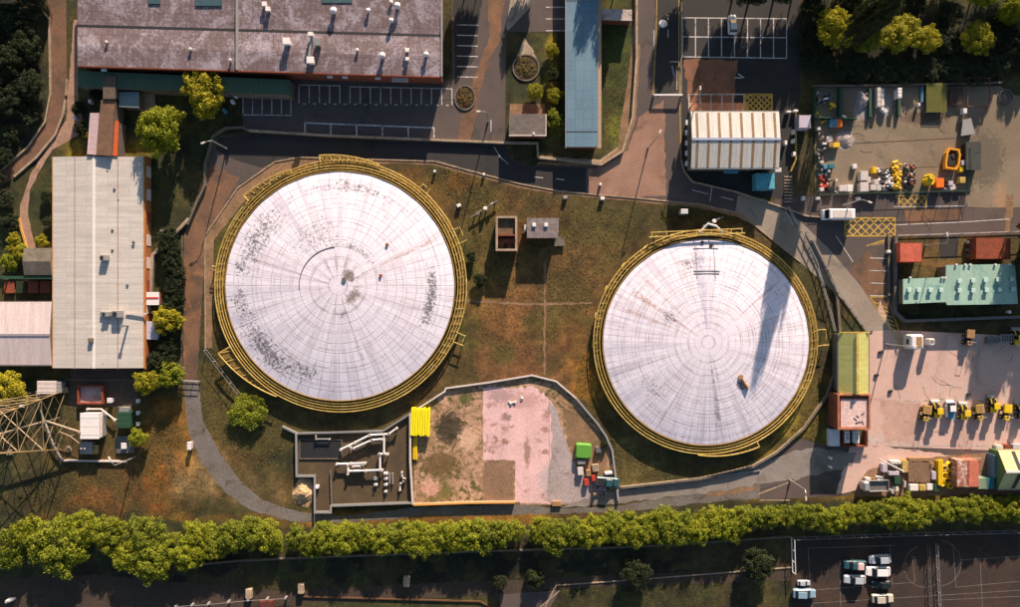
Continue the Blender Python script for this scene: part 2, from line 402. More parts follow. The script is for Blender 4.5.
g = NG('soil_and_grass'); p = g.pos(); at = g.add('ShaderNodeVertexColor', layer_name='soil').outputs[0]
f = g.noise(p, 1.6, 8, .8); f2 = g.noise(p, 6, 4, .8)
at = g.mix(1.0, at, g.add('ShaderNodeMapRange', {'Value': f, 'From Min': .3, 'From Max': .7, 'To Min': .4, 'To Max': 1.6}).outputs[0], 'MULTIPLY')
at = g.mix(g.math('MULTIPLY', g.step(f2, .64, .75), .5), at, c4((150, 124, 78)))
sh = g.step(g.noise(g.mp(p, loc=(9, 4, 1)), .42, 9, .82), .5, .56)
at = g.mix(g.math('MULTIPLY', sh, .5), at, g.mix(1.0, at, (.42, .36, .34, 1), 'MULTIPLY'))
sh2 = g.step(g.noise(g.mp(p, loc=(3, 14, 1)), .8, 9, .85), .57, .62)
at = g.mix(g.math('MULTIPLY', sh2, .35), at, c4((150, 118, 76)))
g.bump(g.math('ADD', f, f2), .7, .16); me.materials.append(g.out(at, .95))
o = bpy.data.objects.new('ground', me); COL.objects.link(o); o['kind'] = 'structure'

# ================================================================ roads, yards and paths
# level 1: areas ; 2: roads ; 3: patches ; 4+: paint
sheet('tarmac_apron', [(243, 78), (452, 80), (452, -20), (565, -20), (565, 32), (506, 32), (505, 142), (330, 135), (243, 130)], M['asphalt'], 1)
sheet('car_park_north', [(680, -30), (800, -30), (800, 95), (790, 200), (735, 192), (690, 175), (682, 160)], M['asphalt_dark'], 1)
sheet('north_road', [(638, -30), (681, -30), (682, 165), (692, 182), (735, 193), (775, 207), (792, 235), (740, 213), (700, 204), (640, 198), (560, 191), (520, 184), (470, 171),
      (435, 161), (300, 157), (276, 161), (238, 186), (206, 234), (197, 380), (183, 382), (184, 236), (205, 170), (214, 138), (250, 133), (330, 138), (505, 145), (512, 160), (530, 166), (600, 167), (626, 150), (635, 120)], M['asphalt'], 2)
sheet('dark_tarmac', [(250, 133.5), (330, 138.5), (505, 145.5), (512, 160.5), (530, 166.5), (586, 168), (586, 193.5), (560, 191), (520, 184), (470, 171), (435, 161), (300, 157), (276, 161), (262, 168), (235, 160), (216, 150), (218, 138)], M['asphalt_dark'], 3)  # dark tarmac with the building shade on this stretch painted in
sheet('track', [(206, 234), (197, 380), (183, 382), (184, 236), (205, 170), (214, 165), (240, 178)], M['track'], 3, .2)
sheet('gravel_path', [(183, 380), (198, 380), (203, 420), (218, 450), (240, 480), (262, 500), (300, 512), (340, 516), (420, 507), (520, 504), (560, 508), (615, 506), (700, 492), (800, 478), (860, 462), (865, 490), (800, 495), (700, 503), (620, 512), (540, 514),
      (420, 516), (340, 523), (290, 521), (250, 510), (225, 492), (203, 465), (188, 430)], mottled('path', (118, 112, 106), (100, 92, 84), (76, 68, 54), .2, 2.5, .95, .3), 2, .15)
sheet('verge_footway', [(205, 348), (204, 236), (237, 187), (275, 161), (300, 156.5), (435, 160.5), (470, 170), (520, 183), (560, 190.5), (640, 197.5), (700, 203.5), (740, 212.5), (792, 240), (790, 245), (738, 217), (700, 208), (640, 202), (560, 195), (518, 188), (470, 175), (432, 165), (330, 162), (300, 168), (270, 180), (246, 200), (214, 240), (212, 348)], M['footway'], 4, .12)
sheet('concrete_roadway', [(738, 195), (765, 199), (800, 221), (830, 250), (860, 285), (890, 330), (872, 331), (866, 332), (843, 300), (800, 262), (770, 238), (735, 212)], M['concrete'], 7)
sheet('east_road', [(775, 200), (812, 196), (964, 192), (968, 208), (1040, 207), (1040, 236), (893, 236), (893, 335), (1040, 335), (1040, 452), (866, 450), (866, 335), (890, 330), (860, 285), (830, 250), (800, 221), (775, 207)], M['asphalt'], 3)
sheet('east_car_park', [(872, 334), (880, 300), (892, 330), (1040, 337), (1040, 452), (880, 446), (868, 446), (868, 336)], M['pinkconc'], 5)
sheet('lower_road', [(868, 446), (1040, 446), (1040, 456), (870, 460), (850, 495), (760, 500), (760, 462), (800, 438), (826, 446)], M['asphalt'], 4)
sheet('lower_road_concrete', [(850, 446), (880, 446), (950, 455), (905, 462), (868, 470), (855, 490), (836, 494)], M['pinkconc'], 6, .2)
sheet('storage_yard', [(814, 88), (1000, 86), (1014, 95), (1040, 100), (1040, 210), (966, 207), (966, 194), (815, 196)], M['yard'], 2)
sheet('compound_gravel', [(298, 432), (383, 431), (411, 413), (413, 501), (332, 505), (332, 511), (317, 511), (317, 475), (298, 475)], M['gravel'], 3)
sheet('sand_heap_base', [(299, 478), (312, 480), (314, 500), (308, 508), (296, 503), (292, 492)], M['dirt'], 4, .3)
sheet('dirt_yard', [(414, 413), (448, 390), (530, 376), (555, 382), (575, 398), (598, 426), (612, 450), (617, 502), (560, 505), (414, 503)], M['dirt'], 3)
#sheet('oil_stained_earth', [(438, 420), (452, 412), (463, 420), (464, 438), (454, 446), (446, 440), (437, 430)], M['dirtdark'], 4, .7, .5)
sheet('pink_slab', [(483, 388), (530, 384), (545, 392), (556, 410), (563, 435), (575, 470), (590, 495), (555, 504), (515, 502), (515, 460), (483, 460)], M['slab'], 4, .1, .6)
sheet('slab_wear', [(530, 377), (560, 388), (575, 402), (566, 410), (556, 404), (544, 392), (528, 386), (505, 388), (506, 381)], M['dirt'], 7, .5, .6)
lines('slab_joints', [[(549, 396), (549.5, 503)], [(483, 443), (500, 441)], [(497, 468), (505, 440)]], .06, M['brownconc'], 8)
sheet('grey_slab', [(549, 400), (556, 408), (564, 435), (577, 470), (600, 478), (612, 500), (560, 505), (546, 500), (552, 440)], M['slabgrey'], 6, .3)
sheet('brown_slab', [(483, 461), (514, 461), (514, 501), (483, 501)], M['brownconc'], 6, .35, .5)
sheet('yard_hardstanding', [(856, 470), (905, 458), (1000, 452), (1040, 452), (1040, 494), (856, 496)], M['brownconc'], 5, .15)
sheet('rubble_ground', [(562, 408), (580, 412), (597, 430), (606, 450), (610, 470), (598, 478), (584, 470), (572, 452)], M['footway'], 7, .4)
sheet('bank_road', [(44, -20), (66, -20), (67, 100), (60, 125), (40, 155), (0, 188), (-40, 205), (-40, 185), (0, 172), (28, 148), (46, 120), (50, 90), (50, 20)], M['track'], 3)
sheet('side_path', [(68, 90), (74, 20), (78, 20), (78, 100), (86, 130), (70, 140), (52, 150), (40, 170), (30, 190), (28, 215), (36, 250), (26, 250), (20, 225), (20, 205), (30, 175), (50, 145), (66, 120)], mottled('pale_path', (172, 138, 116), (150, 118, 98), (120, 92, 70), .3, 2.5, .95, .2), 2, .1)
sheet('bottom_path', [(-40, 580), (100, 575), (300, 592), (330, 588), (790, 567), (792, 580), (560, 588), (480, 596), (330, 602), (180, 612), (-40, 620)], mottled('bpath', (74, 60, 48), (60, 50, 40), (48, 42, 32), .2, 2, .95, .3), 2, .2)  # path colour lowered to carry the tree row's shade
sheet('service_road', [(500, 594), (560, 590), (540, 625), (500, 625)], M['asphalt'], 3)
sheet('court_surface', [(791, 537), (1050, 529), (1050, 640), (793, 640)], mottled('court', (50, 42, 38), (70, 50, 38), (38, 36, 36), .12, 2, .95, .2), 2)
sheet('shed_forecourt', [(70, 368), (140, 368), (138, 405), (70, 408)], mottled('forecourt', (96, 80, 66), (80, 68, 56), (60, 58, 36), .3, 2.5, .95, .3), 1, .4)
sheet('hut_paving', [(510, 104), (545, 104), (546, 138), (508, 138)], M['footway'], 2)
sheet('verge_slab', [(638, 0), (634, 110), (626, 148), (603, 163), (540, 160), (538, 156), (600, 160), (620, 145), (630, 110), (632, 60), (634, 0)], M['kerb'], 4, .1)
sheet('dry_verge', [(632, 45), (640, 45), (636, 120), (626, 150), (602, 167), (537, 165), (538, 162), (601, 162), (617, 150), (622, 115), (628, 80)], M['footway'], 5, .1)
sheet('plaza_wedge', [(512, -10), (535, -10), (530, 8), (508, 31), (506, 28)], M['concrete'], 4)
def arc(cx, cy, r, a0, a1, n=24): return [(cx + r * math.cos(R(a0 + (a1 - a0) * k / n)), cy - r * math.sin(R(a0 + (a1 - a0) * k / n))) for k in range(n + 1)]

sheet('worn_junction', [(588, 168), (604, 167), (628, 150), (638, 118), (664, 100), (666, 196), (640, 197.5), (588, 193.5)], mottled('worn_tarmac', (158, 122, 102), (134, 102, 84), (110, 84, 68), .12, 2.2, .9, .15, fr=(.84, 1.14)), 5, .25)  # sunlit stretch of the junction painted as a browner sheet
sheet('worn_car_park', [(684, 60), (738, 60), (732, 112), (690, 113)], mottled('sunlit_brown', (150, 98, 70), (112, 78, 58), (84, 62, 50), .15, 2.2, .9, .15, fr=(.84, 1.14)), 3, .3)  # patch of sunlight on the car park painted in brown
sheet('orange_apron', [(689, 103), (748, 103), (748, 113), (689, 113)], mottled('orange_apron', (214, 146, 108), (190, 128, 94), (160, 110, 84), .15, 2.2, .9, .15, fr=(.84, 1.14)), 4)
sheet('worn_tarmac', [(486, -20), (507, -20), (500, 40), (484, 75), (478, 110), (470, 142), (458, 141), (462, 110), (478, 70), (490, 35)], M['track'], 3, .25)  # sunlit curve of the road painted as a brown strip
sheet('worn_tarmac', [(868, 250), (880, 262), (890, 300), (884, 322), (862, 288), (850, 268)], M['track'], 4, .3)  # browner stretch of road
sheet('dry_strip', [(1006, 195), (1014, 195), (1010, 232), (1004, 233)], M['footway'], 6, .3)
sheet('yard_joint', [(822, 145), (955, 138), (955, 138.7), (822, 145.8)], M['dirtdark'], 4)
sheet('yard_joint', [(905, 168), (945, 166), (945, 166.6), (905, 168.6)], M['dirtdark'], 4)
sheet('old_path', [(455, 299), (530, 303), (592, 302), (592, 304), (530, 305.5), (455, 301.5)], M['footway'], 1, .15)
sheet('old_path', [(544, 262), (546, 262), (545.5, 375), (543.5, 375)], M['brownconc'], 2, .15)
sheet('old_path', [(455, 190), (457, 190), (458, 210), (456, 210)], M['dirtdark'], 1, .15)
sheet('patched_road', [(655, -20), (680, -20), (680.5, 92), (655, 96)], M['asphalt_dark'], 3, .15)
sheet('patched_road', [(453, -10), (484, -10), (474, 60), (455, 80)], M['asphalt_dark'], 2, .25)
sheet('lower_lane', [(620, 489), (700, 480), (752, 468), (790, 452), (812, 448), (856, 452), (852, 466), (800, 478), (760, 484), (700, 494), (620, 503), (560, 507)], mottled('lane', (142, 134, 126), (122, 112, 104), (104, 92, 80), .15, 2, .9, .15, fr=(.84, 1.12)), 9, .3)
sheet('patched_road', [(905, 209), (960, 208), (962, 220), (906, 224)], M['track'], 4, .4)
sheet('patched_road', [(700, 480), (740, 474), (760, 490), (706, 496)], M['footway'], 4, .4)
sheet('worn_lot', [(880, 400), (920, 402), (925, 440), (884, 442)], mottled('worn_lot', (196, 160, 144), (178, 146, 130), (150, 118, 104), .3, 2, .9, .1, fr=(.84, 1.1)), 6, .5)
rgc = random.Random(9); ck = []
for (x0, y0, x1, y1, n_) in ((880, 345, 1010, 440, 16), (830, 95, 960, 165, 10), (640, 0, 680, 190, 6), (800, 210, 960, 232, 7), (300, 90, 500, 135, 10), (195, 150, 480, 160, 5), (750, 210, 870, 320, 5), (690, 10, 790, 90, 8), (620, 470, 860, 495, 7)):
    for _ in range(n_):
        x_, y_ = rgc.uniform(x0, x1), rgc.uniform(y0, y1); a = rgc.uniform(0, 6.28); P_ = [(x_, y_)]
        for _2 in range(rgc.randint(4, 9)): a += rgc.uniform(-.5, .5); x_ += 2.6 * math.cos(a); y_ += 2.6 * math.sin(a); P_.append((x_, y_))
        if x0 - 4 < x_ < x1 + 4 and y0 - 4 < y_ < y1 + 4: ck.append(P_)
lines('cracks', ck, .06, M['asphalt_dark'], 8)
# painted markings
SG = lambda *a: [list(s_) for s_ in a]
seg = [[(299, 85), (340, 86)], [(350, 87), (452, 89)]]
for k in range(16): seg.append([(299 + k * 10.2, 85 + k * .26), (299 + k * 10.2, 103 + k * .15)])
for k in range(15): seg.append([(303 + k * 10.2, 104 + k * .1), (306 + k * 10.2, 104 + k * .1)])
lines('bay_markings', seg, .2, M['paint'], 5)
lines('bay_markings', [[(243 + k * 9.6, 95), (243 + k * 9.6, 114)] for k in range(6)] + [[(243, 115), (292, 115.5)]], .18, M['paint'], 5)
lines('bay_markings', [[(305, 123), (434, 128)]] + [[(305 + k * 25.8, 123 + k), (305 + k * 25.8, 135 + k * .6)] for k in range(6)], .28, M['paint'], 5)
lines('bay_markings', [[(457, 25 + k * 10.4), (478, 25.5 + k * 10.4)] for k in range(6)], .2, M['paint'], 5)
lines('bay_markings', [[(546, 7.5 + k * 11.7), (567, 7.5 + k * 11.7)] for k in range(3)], .22, M['paint'], 5)
seg = [[(682, 18), (787, 19)], [(682, 37), (787, 38)], [(682, 57), (787, 58.5)]]
for k in range(9): seg.append([(682.5 + k * 13, 18), (682.5 + k * 13, 58)])
lines('bay_markings', seg, .2, M['paint'], 5)
seg = [[(689, 94.5), (745, 94.5)]] + [[(689 + k * 11, 94.5), (689 + k * 11, 112)] for k in range(6)] + [[(738, 74), (744, 78)], [(735, 78), (742, 78)]]
lines('bay_markings', seg, .22, M['paint'], 5)
def hatch(x0, y0, x1, y1, step, wd=.2, lvl=6):
    sg = [[(x0, y0), (x1, y0)], [(x1, y0), (x1, y1)], [(x1, y1), (x0, y1)], [(x0, y1), (x0, y0)]]
    h = y1 - y0; k = x0 - h
    while k < x1:
        for sgn in (1, -1):
            a, b = k, k + h
            ta = max(0, (x0 - a) / h); tb = min(1, (x1 - a) / h)
            if tb > ta:
                ya, yb = (y0 + h * ta, y0 + h * tb) if sgn == 1 else (y1 - h * ta, y1 - h * tb)
                sg.append([(a + h * ta, ya), (a + h * tb, yb)])
        k += step
    return sg
lines('yellow_box_marking', hatch(745, 94.5, 772, 112, 5.6), .3, M['ypaint'], 6)
lines('yellow_box_marking', hatch(845, 218, 895, 236, 8.4), .26, M['ypaint'], 8)
lines('yellow_box_marking', hatch(899, 196, 926, 207, 7), .22, M['ypaint'], 8)
lines('yellow_hatching', [[(866, 246), (884, 240)]] + [[(868 + k * 2.8, 246 - k * .3), (870 + k * 2.8, 244.5 - k * .9)] for k in range(6)], .2, M['ypaint'], 8)
lines('bay_markings', [[(870, 258 + k * 12.5), (887, 258.5 + k * 12.5)] for k in range(4)], .18, M['paint'], 8)
lines('diagonal_hatching', [[(870, 297), (887, 297)], [(870, 297), (904, 352)], [(887, 297), (906, 352)], [(904, 352), (908, 352)]] + [[(874 + k * 3.2, 302 + k * 5), (887 + k * 2.0, 308 + k * 4.6)] for k in range(9)], .17, M['ypaint'], 8)
seg = [[(921.5 + k * 13.8, 336), (921.5 + k * 13.8, 354 + (k % 2))] for k in range(8)] + [[(924 + k * 13.8, 380), (924 + k * 13.8, 412)] for k in range(8)] + [[(910, 401), (1040, 397)], [(886, 445), (1040, 446)]]
lines('bay_markings', seg, .16, M['paint'], 8)
lines('road_markings', [[(494, 147), (500, 157), (508, 164)], [(534, 177), (543, 178)], [(556, 179), (565, 180)], [(712, 186), (710, 201)], [(721, 197), (733, 200)], [(692, 190), (708, 194)], [(788, 208), (797, 224)], [(785, 210), (793, 225)], [(836, 236), (853, 262)], [(895, 225), (965, 222), (1010, 219)], [(893, 207), (966, 206)],
      [(654, 30), (654, 50)], [(677, 70), (677, 90)], [(491, 120), (491, 132)], [(668, 15), (668, 20)], [(668, 30), (668, 38)], [(672, 66), (674, 76)], [(670, 62), (679, 62)]], .17, M['paint'], 8)
lines('road_edge_lines', [[(657, -10), (656, 40), (653, 95)], [(679, -10), (679, 60), (681, 160)]], .15, M['ypaint'], 7)
lines('bay_markings', [[(869 + k * 4, 436), (869 + k * 4, 443)] for k in range(4)], .35, M['paint'], 8)
seg = [[(808, 548), (896, 545)], [(808, 548), (812, 607)], [(840, 560), (841, 640)], [(890, 545), (892, 585)], [(812, 590), (915, 582)], [(915, 582), (912, 555)], [(953, 545), (956, 587)], [(956, 587), (1020, 581)], [(956, 560), (1020, 556)], [(980, 558), (984, 640)], [(812, 603), (1020, 590)], [(935, 600), (1020, 596)]]
seg.append(arc(925, 566, 21, 110, 300)); seg.append(arc(938, 563, 23, -80, 80))
lines('court_markings', seg, .09, mottled('faded_paint', (140, 134, 126), (104, 98, 92), None, .8, 6), 5)
lines('diagonal_kerb', [[(758, 494), (800, 478)], [(540, 607), (560, 590)], [(790, 500), (760, 500)]], .25, M['kerb'], 7)
# ================================================================ gasholders
def dome_mat(name, ncol, rowh, bands, streaks, tone, dark, seam, seamk):
    """white gasholder crown: plates in rings and rays, faded joints, rays of dirt, flaking in bands
    bands: (r, half width, angle, half angle, threshold)   streaks: (angle, half width rad, r0, r1, colour, strength)"""
    g = NG(name); o_ = g.obj()
    sx = g.add('ShaderNodeSeparateXYZ', {0: o_}); X_, Y_ = sx.outputs[0], sx.outputs[1]
    r = g.math('SQRT', g.math('ADD', g.math('MULTIPLY', X_, X_), g.math('MULTIPLY', Y_, Y_)))
    th = g.math('ARCTAN2', Y_, X_)
    wob = g.math('MULTIPLY', g.math('SUBTRACT', g.noise(o_, .3, 3), .5), .35)
    u = g.math('MULTIPLY', g.math('ADD', th, math.pi), ncol / (2 * math.pi)); rw = g.math('ADD', r, wob)
    pv = g.add('ShaderNodeCombineXYZ', {0: u, 1: g.math('DIVIDE', rw, rowh)}).outputs[0]
    br = g.add('ShaderNodeTexBrick', {'Vector': pv, 'Color1': c4(tone), 'Color2': c4(tuple(x * .95 for x in tone)), 'Mortar': c4(seam), 'Scale': 1.0,
               'Mortar Size': .06, 'Mortar Smooth': .9, 'Brick Width': 1.0, 'Row Height': 1.0}, offset=0.0)
    fade = g.step(g.noise(o_, .22, 6, .75), .36, .6)
    cl = g.mix(g.math('ADD', g.math('MULTIPLY', fade, seamk), .97 - seamk, True), c4(tone), br.outputs[0])
    cl = g.mix(.75, cl, cl)
    fac = br.outputs['Fac']
    # major rings, each fading in and out along its way
    f3 = g.math('ABSOLUTE', g.math('SUBTRACT', g.math('FRACT', g.math('DIVIDE', rw, rowh * 1.9)), .5))
    ring = g.math('MULTIPLY', g.step(f3, .06, .02), g.step(g.noise(o_, .35, 6, .8), .42, .6))
    cl = g.mix(g.math('MULTIPLY', ring, .85), cl, c4(seam))
    # rays of dirt
    for sc, lo, hi, k, cc, rs in ((9.0, .5, .68, .5, (178, 166, 172), .05), (26.0, .52, .7, .55, (160, 150, 160), .16), (4.0, .5, .66, .45, (186, 180, 198), .03)):
        sv = g.add('ShaderNodeCombineXYZ', {0: g.math('MULTIPLY', th, sc), 1: g.math('MULTIPLY', r, rs), 2: sc}).outputs[0]
        cl = g.mix(g.math('MULTIPLY', g.step(g.noise(sv, 1.0, 6, .75), lo, hi), k), cl, c4(cc))
    # fine grime
    cl = g.mix(g.math('MULTIPLY', g.step(g.noise(o_, 2.4, 8, .85), .5, .66), .3), cl, c4((150, 140, 148)))
    cl = g.mix(g.math('MULTIPLY', g.step(g.noise(g.mp(o_, .4), .5, 6, .8), .58, .68), .4), cl, c4((196, 160, 144)))
    # long stains along rays
    for (a, hw, r0, r1, cc, k) in streaks:
        dth = g.math('ABSOLUTE', g.math('SUBTRACT', th, a + .0)); dw = g.math('ADD', dth, g.math('MULTIPLY', g.math('SUBTRACT', g.noise(o_, .9, 4, .8), .5), hw * 1.5))
        mk = g.math('MULTIPLY', g.step(dw, hw, hw * .3), g.math('MULTIPLY', g.step(r, r0, r0 + 1.5), g.step(r, r1, r1 - 2.5)))
        mk = g.math('MULTIPLY', mk, g.step(g.noise(o_, 1.3, 6, .85), .4, .58))
        cl = g.mix(g.math('MULTIPLY', mk, k), cl, c4(cc))
    # flaked coating: small marks standing along the rays, in bands
    fv = g.add('ShaderNodeCombineXYZ', {0: g.math('MULTIPLY', th, 17.0 * 1.5), 1: g.math('MULTIPLY', r, .95), 2: 9.0}).outputs[0]
    fn = g.math('ADD', g.math('MULTIPLY', g.noise(fv, 1.6, 4, .8), .6), g.math('MULTIPLY', g.noise(o_, 2.2, 6, .85), .4))
    for (rc, hr, ac, ha, lo) in bands:
        dr = g.math('DIVIDE', g.math('SUBTRACT', r, rc), hr); da = g.math('DIVIDE', g.math('SUBTRACT', th, ac), ha)
        d = g.math('SQRT', g.math('ADD', g.math('MULTIPLY', dr, dr), g.math('MULTIPLY', da, da)))
        d = g.math('ADD', d, g.math('MULTIPLY', g.math('SUBTRACT', g.noise(o_, .5, 3), .5), .9))
        mk = g.step(g.math('ADD', fn, g.math('MULTIPLY', g.step(d, 1.3, .2), .13)), lo, lo + .07)
        cl = g.mix(g.math('MULTIPLY', g.math('MULTIPLY', mk, g.math('LESS_THAN', d, 1.25)), .8), cl, c4(dark if rc > 4 else (92, 74, 46)))
    g.bump(g.math('ADD', g.math('MULTIPLY', fac, -1.0), g.math('MULTIPLY', g.noise(o_, 1.2, 4), .8)), .35, .05)
    return g.out(cl, .6)

def gasholder(cx, cy, Rd, Ro, mat, label, wedges, brackets, rise, hz=1.9, seed=0):
    c = W(cx, cy, hz); rt = root('gasholder', (c.x, c.y, 0), label, 'gasholder')
    Rd *= S * (H - hz) / H; Ro *= S * (H - hz) / H
    # dome
    m = MB(); nr, na = 26, 144
    for i in range(nr + 1):
        r = Rd * i / nr
        for j in range(na):
            a = 2 * math.pi * j / na; wv = .022 * math.cos(a * 24) * (i / nr) ** 2
            m.v.append((r * math.cos(a), r * math.sin(a), hz + rise * (1 - (i / nr) ** 2) + wv))
    for i in range(nr):
        for j in range(na): m.f.append((i * na + j, (i + 1) * na + j, (i + 1) * na + (j + 1) % na, i * na + (j + 1) % na))
    m.build('dome', mat, rt, smooth=True)
    cir = lambda r, z, n=180: [(r * math.cos(2 * math.pi * k / n), r * math.sin(2 * math.pi * k / n), z) for k in range(n)]
    m = MB(); m.tube(cir(Rd + .1, hz - .02), .16, 6, True); m.build('rim', M['railplate'], rt)
    # lift wall and the outer tank
    m = MB(); m.wallline([(p[0], p[1]) for p in cir(Rd + .1, 0, 120)], .12, 0, hz - .15, True); m.build('lift_wall', M['railplate'], rt)
    m = MB(); m.wallline([(p[0], p[1]) for p in cir((Rd + Ro) / 2 + .35, 0, 120)], Ro - Rd - .9, hz - 1.3, hz - .95, True); m.build('walkway', M['railplate'], rt)
    m = MB(); m.wallline([(p[0], p[1]) for p in cir(Ro - .1, 0, 120)], .14, 0, hz - 1.0, True); m.build('tank_wall', M['railplate'], rt)
    n = 4 if Ro - Rd > 2.2 else 3
    for k in range(n):
        r = Rd + .65 + (Ro - Rd - .7) * k / (n - 1); z = hz - .1 - .12 * k
        m = MB(); m.tube(cir(r, z), .085 if k < n - 1 else .12, 6, True)
        if k in (0, n - 1): m.tube(cir(r, z - .5), .06, 5, True)
        for j in range(72):
            a = 2 * math.pi * (j + .5 * (k % 2)) / 72; m.box((r * math.cos(a), r * math.sin(a), (z + hz - .95) / 2), (.1, .1, z - hz + .95), a)
        m.build('handrail', M['rail'], rt)
    m = MB(); nb = 96 if Ro > 24 else 84
    for j in range(nb):       # radial bearers and spiral guide shoes between the rails
        a = 2 * math.pi * j / nb; b = a + .02
        m.tube([((Rd + .6) * math.cos(a), (Rd + .6) * math.sin(a), hz - .75), ((Ro - .1) * math.cos(b), (Ro - .1) * math.sin(b), hz - .8)], .05, 4)
    m.build('bearers', M['rail'], rt)['kind'] = 'stuff'
    # spiral guide rails on the wall
    m = MB()
    for j in range(24):
        a = 2 * math.pi * j / 24; m.tube([((Ro + .1) * math.cos(a + .05 * t), (Ro + .1) * math.sin(a + .05 * t), .1 + (hz - 1.1) * t) for t in (0, .5, 1)], .07, 5)
    m.build('guide_rails', M['rail'], rt)['kind'] = 'stuff'
    # wedge landings where a spiral flight leaves the ring
    for (a0, r0, a1, r1) in wedges:
        m = MB(); ins = []; ou = []
        for k in range(15):
            t = k / 14; a = R(a0 + (a1 - a0) * t); r = (r0 + (r1 - r0) * t) * S * (H - hz) / H; ins.append((Ro * .985 * math.cos(a), Ro * .985 * math.sin(a))); ou.append((r * math.cos(a), r * math.sin(a)))
        m.v = []; m.prism(ou + ins[::-1], hz - .9, hz - .8)
        pl = m.build('landing', M['railplate'], rt)
        m = MB(); m.tube([(p[0], p[1], hz + .1) for p in ou], .12, 6); m.tube([(ou[0][0], ou[0][1], hz + .1), (ins[0][0], ins[0][1], hz + .1)], .12, 6)
        for k in range(0, 15): m.box((ou[k][0], ou[k][1], hz - .35), (.1, .1, .9))
        for k in range(0, 14, 2): m.tube([(ou[k][0], ou[k][1], hz - .7), (ins[k + 1][0], ins[k + 1][1], hz - .7)], .05, 4)
        m.build('rail', M['rail'], pl)
    for (a, wd, ln) in brackets:
        a = R(a); ca, sa = math.cos(a), math.sin(a); f = lambda r, t, z: (r * ca - t * sa, r * sa + t * ca, z)
        m = MB(); m.tube([f(Ro - .2, wd / 2, hz - .4), f(Ro + ln, wd / 2, hz - .4), f(Ro + ln, -wd / 2 * .2, hz - .4)], .09, 5)
        m.tube([f(Ro - .2, -wd / 2, hz - .4), f(Ro + ln * 1.3, -wd / 2 * .9, hz - .4)], .09, 5)
        m.tube([f(Ro + ln, wd / 2, hz - .4), f(Ro + ln, wd / 2, 0)], .08, 5); m.tube([f(Ro + ln, -wd / 2 * .9, hz - .4), f(Ro + ln, -wd / 2 * .9, 0)], .08, 5)
        m.build('bracket', M['rail'], rt)
    return rt
BR = (150, 112, 92)
dL = dome_mat('dome_coating', 64, 1.9, [(18.5, 3.0, R(150), R(28), .585), (19.6, 2.4, R(-172), R(14), .60), (19.2, 2.6, R(-138), R(30), .565), (18.0, 2.0, R(-112), R(14), .58), (18.2, 1.1, R(-8), R(19), .535), (19.5, 1.8, R(80), R(40), .61), (20.0, 1.4, R(170), R(8), .60), (2.9, .8, R(44), R(22), .47), (3.6, 1.0, R(-35), R(28), .53), (11.0, 5.0, R(120), R(50), .63), (8.0, .8, R(60), R(70), .60), (5.6, 1.2, R(-80), R(20), .60)],
    [(R(26), .035, 3, 22, BR, .7), (R(163), .04, 4, 20, BR, .45), (R(-152), .05, .5, 5, BR, .7), (R(-72), .03, 5, 17, (120, 112, 124), .6), (R(72), .02, 2, 22, (150, 150, 176), .5), (R(100), .02, 8, 22, (150, 150, 176), .5), (R(50), .02, 9, 22, (160, 150, 160), .5)] + [(R(a_), .09, .6, 7.2, (120, 104, 104), .6) for a_ in range(-170, 180, 24)], (236, 230, 240), (54, 52, 52), (168, 160, 172), .75)
gl = gasholder(340, 286, 114.5, 126.5, dL, 'larger white domed gasholder with yellow rails, left of the scrubby ground', [(209, 139, 240, 127.5), (137, 132, 114, 127), (99, 132, 72, 127.5)], [(49, 1.8, 1.0), (23, 3.0, 1.3), (-24, 2.0, 1.6), (172, .8, .6)], 1.7)
dR = dome_mat('dome_plates', 90, 1.35, [(16.0, 2.0, R(100), R(14), .60), (9.0, 2.5, R(146), R(14), .60), (10.6, .8, R(-53), R(3), .45), (14, 4, R(-140), R(24), .64)],
    [(R(146), .05, 2, 19, BR, .8), (R(158), .03, 3, 20, BR, .6), (R(134), .03, 5, 20, BR, .5), (R(96), .1, 1, 19, (150, 150, 176), .7), (R(84), .05, 1, 17, (150, 140, 150), .5), (R(-82), .045, .5, 18, (92, 90, 104), .8), (R(-75), .02, .5, 10, (92, 90, 104), .7), (R(40), .03, 8, 19, BR, .5), (R(-160), .02, 6, 20, (140, 130, 140), .6), (R(-120), .02, 6, 20, (140, 130, 140), .6), (R(-30), .02, 6, 20, (140, 130, 140), .5), (R(10), .02, 6, 20, BR, .4)], (236, 230, 240), (66, 60, 66), (138, 124, 132), .9)
gr_ = gasholder(706, 342, 103, 112.5, dR, 'smaller white domed gasholder with plated top, right of the scrubby ground', [(297, 117.5, 266, 113.2)], [(2, 3.2, 1.7), (78, 1.0, .6)], 1.6)
# left dome: crown seam, manhole
m = MB(); zc = lambda x, y, Rd, rise: 1.9 + rise * (1 - (x * x + y * y) / (Rd * Rd))
m.tube([(7.6 * math.cos(R(a)), 7.6 * math.sin(R(a)), zc(7.6, 0, 22.6, 1.7) + .03) for a in range(95, 186, 5)], .09, 5); m.build('crown_seam', M['midgrey'], gl)
m = MB(); m.cyl((1.2, 1.2, zc(1, 1, 22.6, 1.7) - .05), .45, .3, 14); m.build('manhole', M['midgrey'], gl)
for (x_, y_) in ((9.5, 8.0), (8.3, 2.0)):
    m = MB(); m.cyl((x_, y_, zc(x_, y_, 22.6, 1.7) - .05), .3, .35, 12); m.build('vent', M['rust'], gl)
for x_, y_ in ((-.8, 19.6), (.9, 19.0)): MB().cyl((x_, y_, zc(x_, y_, 20.3, 1.6) - .05), .35, .3, 12).build('vent', M['dark'], gr_)
